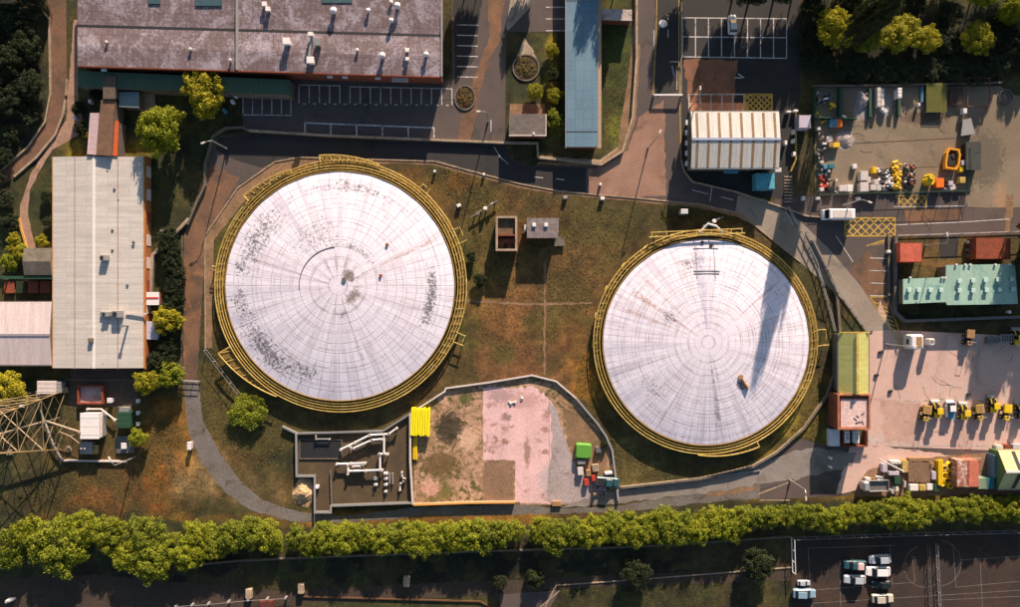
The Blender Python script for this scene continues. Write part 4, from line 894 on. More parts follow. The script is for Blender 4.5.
wallthing('kerb', [(205.5, 349), (205, 236), (238, 188), (275, 162), (300, 157.5), (435, 161.5), (470, 171), (520, 184), (560, 191.5), (640, 198.5), (700, 204.5), (740, 213.5), (770, 238), (800, 262)], .22, .13, M['kerb'], 'pale kerb curving round the north of both gasholders beside the road', 'kerb')
wallthing('kerb', [(681, 160), (684, 172), (692, 182), (735, 192), (775, 205), (806, 216), (830, 218)], .3, .4, M['kerb'], 'pale kerb wall round the corner below the pale corrugated workshop', 'kerb')
wallthing('kerb', [(182, 235), (183, 300), (181, 380)], .2, .13, M['oldconc'], 'grey kerb on the left side of the brown track', 'kerb')
wallthing('kerb', [(681, 100), (681.5, 0), (681.5, -30)], .2, .13, M['kerb'], 'straight kerb between the north road and the car park with the white car', 'kerb')
fence([(207, 350), (224, 372), (240, 393)], 1.6, 'short slanting pale fence left of the larger gasholder\'s lower landing', 'grey')
wallthing('wall', [(812, 240), (824, 265), (836, 295), (839, 330), (838, 362), (826, 395), (803, 428), (776, 452), (752, 466), (700, 478), (620, 487)], .35, .55, M['kerb'], 'long low curving wall round the right and lower side of the smaller gasholder', 'wall', M['oldconc'])
fence([(806, 232), (838, 292), (868, 333)], 1.0, 'paired pale guard rail slanting down the concrete roadway', 'grey', 2.0, 2, 'guard_rail', .12, rr=.09)
fence([(800, 232), (815, 262), (826, 300), (834, 331)], 1.0, 'pale guard rail nearest the smaller gasholder beside the concrete roadway', 'grey', 2.0, 2, 'guard_rail', .12, rr=.08)
fence([(787, 207), (797, 226)], 1.0, 'short pale rail crossing the road above the concrete roadway', 'grey', 2.0, 2, 'guard_rail', .1, rr=.08)
# compound walls at the centre bottom
wallthing('compound_wall', [(283, 426), (297.5, 433), (383, 430.5), (411, 413)], .28, .6, M['grey'], 'grey wall along the top of the gravel compound with white pipework', 'wall', M['galv'])
wallthing('compound_wall', [(297.5, 433), (298, 475), (316, 475), (316, 511), (332, 511), (332, 504.5), (413, 501.5)], .28, .9, M['midgrey'], 'grey stepped wall round the left and foot of the white-pipe compound', 'wall', M['grey'])
wallthing('compound_wall', [(411, 413), (411, 460), (413.5, 503)], .3, 1.0, M['kerb'], 'pale wall between the white-pipe compound and the dirt yard', 'wall', M['offwhite'])
wallthing('compound_wall', [(414, 503.5), (470, 501.5), (515, 501)], .3, .8, M['kerb'], 'sunlit pale wall along the foot of the dirt yard', 'wall', plain('sunlit_coping', (222, 160, 84), .8, 0, .2))  # orange sunlight on the wall top painted into the coping colour
wallthing('compound_wall', [(411, 413), (445, 391), (446, 388), (490, 382), (532, 375), (556, 381), (576, 398)], .25, .45, M['kerb'], 'pale wall along the top of the dirt yard and pink slab', 'wall', M['offwhite'])
wallthing('compound_wall', [(576, 398), (598, 424), (606, 436), (612, 450), (615, 475), (618, 500)], .3, .55, M['oldconc'], 'grey-green wall down the right side of the dirt yard', 'wall', M['grey'])
fence([(316, 511), (316, 526)], 1.2, 'short fence across the path under the white-pipe compound', 'grey')
wallthing('inner_wall', [(331, 470), (332, 504)], .2, .5, M['oldconc'], 'low inner wall in the lower left of the white-pipe compound', 'wall')
wallthing('wall', [(620, 487), (640, 486), (760, 470)], .2, .3, M['grey'], 'thin kerb line along the road below the smaller gasholder', 'wall')
# teal block compound
wallthing('compound_wall', [(893.5, 236), (893, 312), (903, 321), (1040, 316)], .5, .9, M['oldconc'], 'dark concrete wall round the left and foot of the teal office block', 'wall', M['midgrey'])
fence([(893.5, 236), (960, 234), (1040, 231)], 1.6, 'pale fence along the top of the teal office compound', 'grey', 3, 2, rr=.06)

wallthing('compound_wall', [(887.5, 234), (888, 296)], .35, .5, M['oldconc'], 'low grey wall immediately left of the teal office compound', 'wall')
# storage yard fences
fence([(815, 89), (814, 150), (815, 195)], 2.0, 'dark green fence down the left side of the storage yard', 'darkgreen', 2.5, 3, mesh=True)
fence([(815, 196), (890, 194), (966, 192), (965, 150)], 2.0, 'dark green fence along the foot of the storage yard', 'darkgreen', 2.5, 3, mesh=True)
wallthing('retaining_wall', [(812, 87), (900, 86), (1000, 83.5)], .3, .7, M['oldconc'], 'dark retaining wall between the wood and the storage yard', 'wall')
fence([(965, 206), (965, 195)], 1.0, 'short pale barrier at the lower right corner of the storage yard', 'grey')
# bank road edges
wallthing('kerb', [(40, -20), (40, 8), (50, 20), (51, 95), (46, 122), (28, 148), (0, 172), (-30, 186)], .3, .35, M['kerb'], 'pale wall edge curving down the left side of the bank road', 'kerb', )
wallthing('kerb', [(66, 100), (64, 115), (56, 135), (38, 157), (15, 177)], .4, .35, M['kerb'], 'curved pale edge on the inner side of the bank road', 'kerb')
wallthing('wall', [(68, 80), (67, 96)], .2, .5, M['kerb'], 'tiny pale wall stub beside the bank road', 'wall')
wallthing('kerb', [(20, 218), (21, 226), (28, 250)], .35, .3, plain('sandy', (206, 160, 84), .8), 'sandy edge of the small curving path at the left', 'kerb')
wallthing('wall', [(190, 219), (172, 238), (154, 255), (151, 300)], .5, .6, M['grey'], 'pale grey wall kinking between the long cream shed and the dark hedge', 'wall', M['kerb'])
fence([(180, 380), (201, 381)], 1.1, 'short grey gate across the foot of the brown track', 'grey', 1.4, 3, 'gate', rr=.06)
fence([(70, 379), (180, 380)], 1.6, 'thin dark fence below the long cream shed', 'midgrey')
wallthing('pipe_wall', [(62, 460), (127, 461)], .3, .5, M['offwhite'], 'straight white low wall along the foot of the substation', 'wall')
# bottom: retaining banks, car park fences
wallthing('retaining_wall', [(176, 566), (240, 560), (330, 556), (470, 551), (640, 546), (790, 536)], .3, .5, M['oldconc'], 'long dim retaining wall just below the row of green trees', 'wall')
fence([(791, 537), (900, 533), (1050, 529)], 1.8, 'thin pale fence along the top of the dark car park', 'grey')
fence([(791, 537), (792, 571)], 1.8, 'white gate frame at the left edge of the dark car park', 'white', 2, 2, 'gate', rr=.1)
fence([(927, 545), (930, 640)], 1.0, 'left of the two fences splitting the dark court', 'midgrey', rr=.05)
fence([(935, 543), (940, 640)], 1.0, 'right of the two fences splitting the dark court, slightly paler', 'grey', rr=.07)
wallthing('kerb', [(300, 596), (480, 601), (490, 606)], .25, .25, plain('edge', (96, 66, 42), .8), 'short brownish edge along the bottom path', 'kerb')
wallthing('kerb', [(792, 567), (640, 579), (556, 585), (545, 607)], .2, .15, M['kerb'], 'thin pale kerb between the bottom path and the dark green field', 'kerb')
# white rail with baskets near the bottom edge
fence([(178, 604), (210, 602), (250, 598), (287, 596)], 1.2, 'low rail with pale knobs at the bottom edge, left of the bottom path', 'grey', 3.6, 1, post=.32)
tag(MB().side([(-1.6, 0), (1.4, 0), (1.2, 1.2), (-1.2, 1.3)], -1.0, 1.0).build('red_kiosk', plain('dark_red', (92, 44, 34), .8), None, W(268, 604, 0)), 'rust-red block at the bottom edge beside the low rail', 'kiosk')
o_ = root('road_barrier', W(667, 96.5, 0), 'white barrier across the north road', 'barrier')
MB().box((0, 0, 1.0), (5.6, .3, .22)).build('boom', M['white'], o_); MB().box((-2.75, 0, .5), (.35, .4, .98)).build('post', M['grey'], o_); MB().box((2.75, 0, .5), (.35, .4, .98)).build('post', M['grey'], o_)
o_ = root('mini_roundabout', W(663, 24, 0), 'round white disc marking in the middle of the north road', 'roundabout')
MB().cyl((0, 0, .03), .8, .1, 28, .6).build('disc', M['white'], o_)
# circular flower bed and beds by the roads
def bed(px, py, r, label, leaf='weed', ry=None):
    c = W(px, py); rt = root('flower_bed', c, label, 'flower bed'); ry = ry or r
    pts = [(r * math.cos(2 * math.pi * k / 28), ry * math.sin(2 * math.pi * k / 28)) for k in range(28)]
    MB().wallline(pts, .25, 0, .2, True).build('edging', M['oldconc'], rt); MB().prism([(p[0] * .96, p[1] * .96) for p in pts], 0, .12).build('soil', M['dirtdark'], rt)
    o_ = bpy.data.objects.new('planting', BEDM); COL.objects.link(o_); o_.parent = rt; o_.scale = (r * .8, ry * .8, .5); return rt
bed(526, 68, 2.6, 'round planted bed with rusty plants above the grey gatehouse'); bed(465, 98, 2.0, 'oval brown flower bed at the end of the long parking bays', ry=2.4)
m = MB(); P = [W(*p) for p in [(525, 40), (519, 55), (517, 58), (530, 58), (537, 57), (532, 50)]]
o_ = sheet('crazy_paving', [(524, 38), (517, 57), (537, 59), (532, 48)], M['kerb'], 3, .1, .5)

def trunkmesh(hgt, r, seed):
    rg = random.Random(seed); m = MB()
    m.tube([(0, 0, 0), (.05 * hgt * rg.uniform(-1, 1), .05 * hgt * rg.uniform(-1, 1), hgt * .35), (0, 0, hgt * .8)], r, 7, r_end=r * .3)
    for k in range(5):
        a = rg.uniform(0, 6.3); z = hgt * rg.uniform(.25, .55); m.tube([(0, 0, z), (hgt * .15 * math.cos(a), hgt * .15 * math.sin(a), z + hgt * .15), (hgt * .3 * math.cos(a), hgt * .3 * math.sin(a), z + hgt * .25)], r * .4, 5, r_end=r * .12)
    me = bpy.data.meshes.new('trunk'); me.from_pydata(m.v, [], m.f); me.materials.append(M['bark']); return me
CR = {}
for kind, mat, flat in (('leaf', M['leaf'], .8), ('leafd', M['leafd'], .8), ('leafy', M['leafy'], .8)):
    CR[kind] = [leafmesh('crown', 1.0, 1.0, 150, 80, .036, 10 + i, mat) for i in range(5)]
TK = [trunkmesh(1.0, .045, i) for i in range(3)]
tcount = [0]
def tree(px, py, rpx, h, kind, label, group=None, name='tree', cat='tree', sq=1.0, zs=None):
    z = h * .65; c = W(px, py, z); r = rpx * S * (H - z) / H
    rt = root(name, (c.x, c.y, 0), label, cat, group, rz=(tcount[0] * 2.4) % 6.28); tcount[0] += 1
    rg = random.Random(tcount[0])
    o_ = bpy.data.objects.new('crown', CR[kind][tcount[0] % 5]); COL.objects.link(o_); o_.parent = rt; o_.scale = (r * rg.uniform(.95, 1.12), r * rg.uniform(.9, 1.05), h)
    t = bpy.data.objects.new('trunk', TK[tcount[0] % 3]); COL.objects.link(t); t.parent = rt; t.scale = (r * 1.6, r * 1.6, h * .95)
    return rt
ORD = ['first', 'second', 'third', 'fourth', 'fifth', 'sixth', 'seventh', 'eighth', 'ninth', 'tenth', 'eleventh', 'twelfth', 'thirteenth', 'fourteenth', 'fifteenth', 'sixteenth', 'seventeenth', 'eighteenth', 'nineteenth', 'twentieth', 'twenty-first', 'twenty-second']
row = [
 ('left of the larger gasholder', [(8, 552, 20), (30, 535, 16), (58, 547, 29), (84, 529, 17), (108, 533, 18), (126, 555, 17), (146, 538, 20), (152, 563, 19), (172, 549, 18), (190, 556, 15), (198, 535, 15)]),
 ('below the larger gasholder', [(214, 545, 17), (233, 537, 17), (250, 533, 16), (266, 537, 16), (297, 538, 14), (311, 546, 12), (324, 538, 16), (343, 538, 15), (360, 536, 15), (378, 540, 15), (396, 536, 16), (415, 539, 16)]),
 ('below the dirt yard and pink slab', [(433, 538, 16), (451, 536, 16), (468, 533, 16), (485, 535, 15), (502, 532, 15), (516, 530, 10), (541, 530, 13), (557, 535, 17), (575, 532, 16), (593, 531, 16), (609, 526, 15)]),
 ('below the smaller gasholder', [(626, 529, 18), (645, 531, 16), (661, 525, 17), (680, 528, 16), (697, 531, 15), (712, 521, 16), (727, 526, 17), (742, 519, 13), (757, 517, 11), (771, 516, 11), (786, 516, 11)]),
 ('below the cluttered lower right yard', [(801, 514, 12), (817, 517, 13), (834, 519, 15), (848, 514, 11), (863, 513, 11), (879, 513, 12), (897, 515, 16), (913, 513, 15), (929, 510, 10), (944, 510, 11), (958, 510, 11), (972, 510, 12), (988, 509, 12), (1003, 509, 12), (1018, 508, 13), (1034, 508, 13)]),
]
for seg_, L in row:
    for i, (x_, y_, r_) in enumerate(L):
        kd = 'leaf' if (x_ < 130 or x_ > 800 or i % 4 == 3) else ('leaf')
        tree(x_, y_, r_ * (.98 + .24 * ((i * 5) % 4) / 4), 2.7 + r_ * .045 + .8 * ((i * 7) % 5) / 5, kd, '%s tree from the left in the row %s' % (ORD[i], seg_), 'bright green trees in the long bottom row')
for x_, y_, r_, h_, kd, lb in (
 (203, 94, 20, 6, 'leafy', 'yellow-green tree against the green canopy of the warehouse'),
 (160, 131, 23, 6.5, 'leaf', 'large round green tree between the covered walkway and the brown track'),
 (535, 92, 8, 2.2, 'leafy', 'small lime shrub above the grey gatehouse'),
 (167, 320, 14, 4, 'leafy', 'yellow-green tree by the plain lilac-roofed annex'),
 (146, 382, 13, 3.5, 'leafy', 'left bushy tree at the lower right corner of the long cream shed'),
 (169, 375, 13, 3.5, 'leaf', 'right bushy tree at the lower right corner of the long cream shed'),
 (157, 362, 10, 3, 'leafd', 'darker reddish bush above the pair of bushy trees by the cream shed'),
 (247, 412, 18, 1.8, 'leaf', 'lone green bush below left of the larger gasholder'),
 (7, 390, 17, 4.5, 'leafy', 'bright green tree at the left edge above the pylon'),
 (137, 438, 9, 2.5, 'leaf', 'small green bush beside the grey unit in the substation'),
 (13, 239, 6, 2, 'leafy', 'topmost small round yellow bush by the curving path at the left edge'),
 (11, 248, 5, 1.8, 'leafy', 'middle small round yellow bush by the curving path at the left edge'),
 (21, 252, 8, 2, 'leafy', 'widest round yellow bush left of the curving path'),
 (9, 262, 9, 2, 'leaf', 'lowest green bush left of the timber cabin'),
 (41, 241, 6, 2, 'leafy', 'round yellow bush right of the curving path end'),
 (9, 222, 8, 1.6, 'leafd', 'dark bush left of the middle of the curving path'), (47, 222, 5, 1.5, 'leafd', 'dark bush between curving path and long cream shed'), (46, 196, 6, 1.5, 'leafd', 'dark bush right of the upper curving path'),
 (480, 280, 7, 1.6, 'leafd', 'larger low weed clump right of the larger gasholder'), (471, 256, 5, 1.5, 'leafd', 'smaller dark low weed clump right of the larger gasholder'),
 (535, 578, 9, 2.5, 'leafd', 'dark bush on the bottom path below the pink slab'), (500, 582, 7, 2.2, 'leafd', 'small dark bush left of the dark bush on the bottom path'), (636, 572, 14, 3, 'leafd', 'dark tree over the bottom path left of the green field'),
 (758, 565, 16, 3.5, 'leafd', 'dark tree near the left end of the dark car park'), (555, 95, 8, 2, 'leafy', 'yellowish shrub left of the blue-roofed block, upper'), (554, 118, 9, 2.2, 'leaf', 'green shrub left of the foot of the blue-roofed block'), (553, 75, 7, 2, 'leafd', 'dark shrub left of the middle of the blue-roofed block'), (552, 50, 7, 2, 'leafy', 'yellow shrub left of the upper blue-roofed block'),
 (96, 92, 7, 2.5, 'leafd', 'dark shrub left of the covered walkway'), (79, 108, 7, 2.5, 'leafd', 'dark shrub between the bank road and the side path'), (80, 128, 6, 2, 'leafd', 'lower dark shrub between the bank road and the side path'), (86, 134, 4, 1.2, 'leafy', 'small yellow shrub at the left end of the pink strip roof'),
 (604, 444, 4, 1.2, 'leafd', 'small dark bush beside the grey-green wall of the dirt yard')):
    tree(x_, y_, r_ * 1.1, h_, kd, lb, None, 'bush' if r_ < 15 and h_ < 3.6 else 'tree', 'bush' if r_ < 15 and h_ < 3.6 else 'tree')
# dark hedge along the brown track
k = 0
for y_ in range(236, 372, 9):
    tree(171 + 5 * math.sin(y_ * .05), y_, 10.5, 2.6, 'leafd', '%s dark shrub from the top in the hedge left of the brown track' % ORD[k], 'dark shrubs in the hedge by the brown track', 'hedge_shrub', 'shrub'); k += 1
# woods, top right and left; dark crown colour stands in for shade
rg = random.Random(11)
nw = [(10, 20), (25, 45), (8, 62), (30, 85), (10, 100), (28, 8), (28, 118), (10, 135), (2, 158), (-8, 40), (-8, 120), (2, 200), (-6, 180), (-6, 80)]
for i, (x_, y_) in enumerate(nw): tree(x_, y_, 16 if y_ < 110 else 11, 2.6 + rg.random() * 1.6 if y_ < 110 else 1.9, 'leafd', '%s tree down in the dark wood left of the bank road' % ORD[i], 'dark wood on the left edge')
ne_lit = [(838, 28, 21, 6, 'leafy', 'leftmost sunlit tree in the wood above the storage yard'), (868, 38, 16, 3.2, 'leaf', 'sunlit tree dipping lowest toward the storage yard wall'), (874, 12, 17, 8, 'leafy', 'sunlit tree at the top edge in the middle of the top right wood'), (903, 34, 21, 4.2, 'leafy', 'widest sunlit tree in the top right wood'), (927, 40, 14, 4, 'leafy', 'sunlit tree right of the widest one in the top right wood'),
          (978, 38, 17, 4.6, 'leafy', 'lone rounded sunlit tree toward the right of the top right wood'), (1013, 10, 13, 7, 'leaf', 'sunlit tree in the top right corner'), (985, -6, 12, 7, 'leaf', 'tree cut by the top edge near the right corner')]
for a in ne_lit: tree(*a)
i = 0
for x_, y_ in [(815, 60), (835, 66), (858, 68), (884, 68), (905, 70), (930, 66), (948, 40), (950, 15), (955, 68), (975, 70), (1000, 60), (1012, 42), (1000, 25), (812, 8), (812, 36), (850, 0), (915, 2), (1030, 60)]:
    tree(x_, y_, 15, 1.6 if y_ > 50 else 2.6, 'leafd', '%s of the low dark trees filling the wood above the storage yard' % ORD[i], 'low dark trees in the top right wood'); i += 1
# unseen trees added beyond the frame to throw shade into it
def offtree(x_, y_, h, r_, lb): tree(x_, y_, r_, h, 'leafd', lb, 'unseen shade trees beyond the top edge')
OFF = [(690, -22, 6.5, 16), (742, -18, 8, 17), (760, -14, 9.5, 18), (784, -14, 8, 16), (806, -24, 9, 16), (828, -30, 8, 16), (850, -30, 6, 16), (885, -34, 6, 16), (930, -30, 6, 16), (960, -34, 6, 16), (1010, -30, 6, 16), (1035, -24, 6, 16), (1044, 20, 6, 15), (10, -26, 7, 16), (-15, -20, 7, 16), (36, -28, 6, 13), (-24, 60, 5, 12), (478, -22, 6, 9), (468, -30, 7, 12), (530, -30, 6, 12), (620, -26, 8, 14), (600, -36, 8, 12)]
for i, (x_, y_, h, r_) in enumerate(OFF): offtree(x_, y_, h, r_, '%s unseen shade tree from the left beyond the top edge of the photo' % ORD[i % 22])
tree(1040, 262, 20, 9, 'leafd', 'nearest unseen shade tree just beyond the right edge by the teal office block'); tree(1052, 228, 26, 11, 'leafd', 'tall unseen shade tree beyond the right edge beside the teal office block'); tree(1100, 236, 26, 12, 'leafd', 'taller unseen shade tree further beyond the right edge beside the teal office block'); tree(1062, 200, 24, 13, 'leafd', 'upper unseen shade tree beyond the right edge beside the teal office block')  # trees added out of view to shade the east car park
o_ = tree(873, 19, 15, 24, 'leafd', 'tall narrow tree added to shade the smaller dome, left of the top right wood')  # guessed tree, height sized so its shadow crosses the smaller dome
# rough growth over the scrub: countless tufts
def inpoly(x_, y_, P):
    c = False; j = len(P) - 1
    for i in range(len(P)):
        if (P[i][1] > y_) != (P[j][1] > y_) and x_ < (P[j][0] - P[i][0]) * (y_ - P[i][1]) / (P[j][1] - P[i][1]) + P[i][0]: c = not c
        j = i
    return c
HARD = SHEETS
def tufts(name, n, zones, seed, mat, lo, hi):
    rs = np.random.RandomState(seed); pts = []
    while len(pts) < n:
        z_ = zones[rs.randint(len(zones))]; a = rs.uniform(0, 6.283); q = math.sqrt(rs.rand())
        px, py = z_[0] + z_[2] * q * math.cos(a), z_[1] + z_[3] * q * math.sin(a)
        if (px - 340) ** 2 + (py - 286) ** 2 < 142 ** 2 or (px - 706) ** 2 + (py - 342) ** 2 < 122 ** 2: continue
        if any(inpoly(px, py, s_) for s_ in HARD): continue
        pts.append(W(px, py))
    P = np.array(pts); n = len(P); s_ = rs.uniform(lo, hi, n)[:, None]; a = rs.uniform(0, 6.28, n); d = np.stack([np.cos(a), np.sin(a), 0 * a], 1); e = np.stack([-np.sin(a), np.cos(a), 0 * a], 1)
    up = np.array([0, 0, 1.0]); v_ = np.stack([P - d * s_ * .5, P + d * s_ * .5, P + d * s_ * .4 + up * s_ * .45 + e * s_ * .4, P - d * s_ * .4 + up * s_ * .5 + e * s_ * .3], 1).reshape(-1, 3)
    me = bpy.data.meshes.new(name); me.from_pydata(v_.tolist(), [], np.arange(4 * n).reshape(n, 4).tolist()); me.materials.append(mat)
    o_ = bpy.data.objects.new(name, me); COL.objects.link(o_); return tag(o_, None, None, None, 'stuff')
SCR = [(520, 270, 60, 85), (590, 260, 60, 55), (430, 195, 60, 25), (600, 400, 25, 60), (640, 455, 50, 25), (770, 270, 50, 60), (800, 410, 30, 40), (720, 218, 60, 8), (247, 420, 50, 50), (220, 330, 12, 60)]
tag(tufts('dry_weeds', 15000, SCR + [(130, 490, 110, 30), (160, 440, 20, 50), (215, 220, 10, 40)], 5, M['weed'], .06, .22), 'dry brown and olive weeds over the scrub between the gasholders', 'weeds')
tag(tufts('green_weeds', 7000, SCR + [(160, 200, 20, 50), (615, 90, 14, 50), (552, 90, 8, 50), (60, 500, 60, 20), (470, 280, 12, 60), (660, 592, 120, 12), (120, 120, 8, 20)], 6, M['tuft'], .06, .2), 'green weeds and rough grass over the scrub and verges', 'weeds')
# ================================================================ lattice pylon at the left edge
def pylon():
    c = W(38, 421); rt = root('pylon', c, 'tan lattice electricity pylon leaning out past the left edge', 'pylon', rz=R(3))
    tan_ = plain('pylon_steel', (146, 124, 88), .5, .2, .4); hh = 34.0; b = 5.2; q = lambda z: b * (1 - z / hh) ** 1.1 + .7
    zs = [0, 6.0, 11.5, 16.5, 20.6, 25.5, 30.5, 34]
    for sx in (-1, 1):
        for sy in (-1, 1):
            MB().tube([(sx * q(z), sy * q(z), z) for z in zs], .12, 5, r_end=.08).build('leg', tan_, rt)
    for f in range(4):
        m = MB()
        def pt(u, z):
            r_ = q(z); x_, y_ = u * r_, -r_
            for _ in range(f): x_, y_ = -y_, x_
            return (x_, y_, z)
        for z0, z1 in zip(zs[:-1], zs[1:]):
            m.tube([pt(-1, z0), pt(1, z1)], .07, 4).tube([pt(1, z0), pt(-1, z1)], .07, 4).tube([pt(-1, z1), pt(1, z1)], .07, 4)
            if z0 < 12:
                zm = (z0 + z1) / 2; m.tube([pt(-1, zm), pt(-.5, z0 + (z1 - z0) * .25)], .045, 4).tube([pt(1, zm), pt(.5, z0 + (z1 - z0) * .25)], .045, 4).tube([pt(-1, zm), pt(0, z1)], .045, 4).tube([pt(1, zm), pt(0, z1)], .045, 4).tube([pt(0, z0), pt(-.5, zm)], .045, 4).tube([pt(0, z0), pt(.5, zm)], .045, 4)
        m.build('bracing', tan_, rt)
    for z in (6.0, 11.5): r_ = q(z); MB().tube([(-r_, -r_, z), (r_, r_, z)], .08, 4).tube([(r_, -r_, z), (-r_, r_, z)], .08, 4).build('diaphragm', tan_, rt)
    for z, L in ((20.6, 7), (25.5, 9), (30.5, 6.5)):
        m = MB()
        for s_ in (-1, 1):
            r_ = q(z); tip = (0, s_ * L, z + .3)
            for u in (-1, 1): m.tube([(u * r_, s_ * r_, z), tip], .08, 4).tube([(u * q(z + 1.6), s_ * q(z + 1.6), z + 1.6), tip], .07, 4)
        m.build('cross_arm', tan_, rt)
    for sx in (-1, 1):
        for sy in (-1, 1): MB().box((sx * (b + .7), sy * (b + .7), .2), (1.1, 1.1, .4), 0, .08).build('footing', M['kerb'], rt)
    MB().box((1.5, 3.9, 6.5), (.9, .5, .05)).build('sign_plate', M['white'], rt)
pylon()
def pipe(name, pts3, r, mat, label, cat='pipe'):
    P = [Vector((*W(p[0], p[1], p[2]).to_2d(), p[2])) for p in pts3]; c = Vector((P[0].x, P[0].y, 0))
    rt = root(name, c, label, cat); MB().tube([p - c for p in P], r, 7).build('pipe', M[mat], rt)
    for p in P[1:-1]: MB().tube([p - c - Vector((0, 0, r * 1.1)), p - c - Vector((0, 0, max(.05, p.z - .02)))], .07, 5).build('support', M['grey'], rt)
    m = MB()
    for p in (P[0], P[-1]): m.cyl((p.x - c.x, p.y - c.y, p.z - r * 1.3), r * 1.5, r * 2.6, 10)
    m.build('flange', M[mat], rt)
    return rt
pipe('pipe', [(0, 434, 4), (46, 421, 4), (80, 432, 2.5)], .2, 'kerb', 'thick pale pole running through the pylon base to the white unit')
pipe('cable_duct', [(45, 422, 1), (53, 444, 1), (62, 460, .7)], .17, 'grey', 'grey duct from the pylon foot down to the white low wall')
pipe('cable_duct', [(88, 409, 1), (101, 409, 1), (115, 420, 1)], .17, 'offwhite', 'bent pale pipe from the white unit to the green unit')
pipe('cable_duct', [(37, 392, 1), (37, 398, 1), (44, 421, 1)], .13, 'grey', 'thin grey duct from the small transformer to the pylon')
pipe('cable_duct', [(60, 432, 1.4), (70, 436, 1.4), (80, 444, 1.2)], .1, 'kerb', 'short thin pipe slanting into the low grey unit of the substation')
# substation units
def unit(name, px4, h, mat, roofmat, label, cat, detail=0):
    x0, y0, x1, y1 = px4; a, b = W(x0, y0, h), W(x1, y1, h); c = (a + b) / 2; w_, d_ = b.x - a.x, a.y - b.y
    rt = root(name, (c.x, c.y, 0), label, cat)
    MB().box((0, 0, (h - .1) / 2), (w_ - .2, d_ - .2, h - .1), 0, .04).build('body', M[mat], rt)
    m = MB(); m.box((0, 0, h - .04), (w_, d_, .12), 0, .03)
    for k in range(3): m.box((0, -d_ / 2 + d_ * (k + .5) / 3, h + .035), (w_ * .94, .06, .04))
    m.build('lid', M[roofmat], rt); MB().box((0, -d_ / 2 + .06, h * .5), (w_ * .5, .06, h * .7)).build('door', M['grey'], rt)
    if detail:
        for k in range(detail): o_ = MB().cyl((-w_ * .3 + k * w_ * .3, 0, h + .05), .14, .5, 8).cyl((-w_ * .3 + k * w_ * .3, 0, h + .2), .22, .06, 8).cyl((-w_ * .3 + k * w_ * .3, 0, h + .38), .22, .06, 8).build('insulator', M['offwhite'], rt)
    return rt
unit('transformer', (37, 381, 56, 394), 2.2, 'grey', 'offwhite', 'small white-topped transformer above the pylon base', 'transformer')

unit('transformer', (56, 382, 61, 393), 1.6, 'grey', 'grey', 'narrow grey cabinet on the right side of the small transformer', 'cabinet')
u = unit('switch_house', (80, 413, 99, 439), 2.6, 'offwhite', 'white', 'largest white unit of the substation right of the pylon', 'transformer')
unit('switch_unit', (99, 415, 102, 437), 1.8, 'grey', 'offwhite', 'thin pale unit against the right side of the largest white unit', 'cabinet')
unit('switch_unit', (80, 442, 92, 454), 1.5, 'midgrey', 'grey', 'low grey unit below the largest white unit', 'cabinet', 2)
unit('switch_unit', (92, 445, 97, 454), .9, 'wood', 'rail', 'small yellowish box beside the low grey unit', 'box')
unit('switch_unit', (117, 412, 130, 428), 2.0, 'darkgreen', 'darkgreen', 'dark green unit of the substation', 'cabinet')
unit('switch_unit', (119, 407, 128, 412), 1.4, 'grey', 'grey', 'pale grey hood at the top of the dark green unit', 'cabinet')
unit('switch_unit', (116, 436, 134, 453), .5, 'midgrey', 'midgrey', 'grey slab with white box by the small green bush in the substation', 'slab')
unit('switch_unit', (121, 443, 126, 449), 1.2, 'white', 'white', 'small white box on the grey slab of the substation', 'box')
unit('switch_unit', (107, 398, 112, 403), 1.1, 'white', 'white', 'small white box at the lower right of the brown roofless store', 'box')
for i, y_ in enumerate((401, 413, 424)): unit('bollard_box', (136, y_ - 2, 139, y_ + 2), .8, 'white', 'white', ['topmost', 'middle', 'lowest'][i] + ' of three small white boxes right of the dark green unit', 'box')
rs_ = root('roofless_store', W(93.5, 394, 0), 'brown roofless brick store between the cream shed and the substation', 'store')
MB().wallline([(-2.4, -1.7), (2.4, -1.7), (2.4, 1.7), (-2.4, 1.7)], .28, 0, 1.2, True).build('wall', M['rust'], rs_); MB().box((0, 0, .5), (4.5, 3.1, .1)).build('floor_slab', M['slabgrey'], rs_)
unit('white_box', (191 - 4, 442, 191, 450), 1.2, 'offwhite', 'white', 'lone white box beside the grey curving path', 'box')
tag(MB().box((0, 0, .5), (.7, .7, 1.0), .3, .05).build('utility_box', M['white'], None, W(164, 232)), 'tiny white utility box on the dark grass right of the long cream shed', 'box')
for i, (x_, y_) in enumerate(((144.5, 222), (147, 231))): tag(MB().box((0, 0, .5), (.5, .6, 1.0), 0, .04).build('bin', M['white'], None, W(x_, y_)), ['upper', 'lower'][i] + ' small white bin against the long cream shed', 'bin')
for i, (x_, y_) in enumerate(((78, 119), (93, 103), (237, 97), (234, 103), (206, 90), (226, 112))): tag(MB().box((0, 0, .6), (.6, .7, 1.2), .1 * i, .05).build('bin', M['white' if i != 5 else 'blue'], None, W(x_, y_)),
      ['white bin on the grey side path', 'small white bin left of the covered walkway', 'upper white bin at the right end of the green canopy', 'lower white bin at the right end of the green canopy', 'white box under the yellow-green tree', 'blue bin below the yellow-green tree'][i], 'bin')
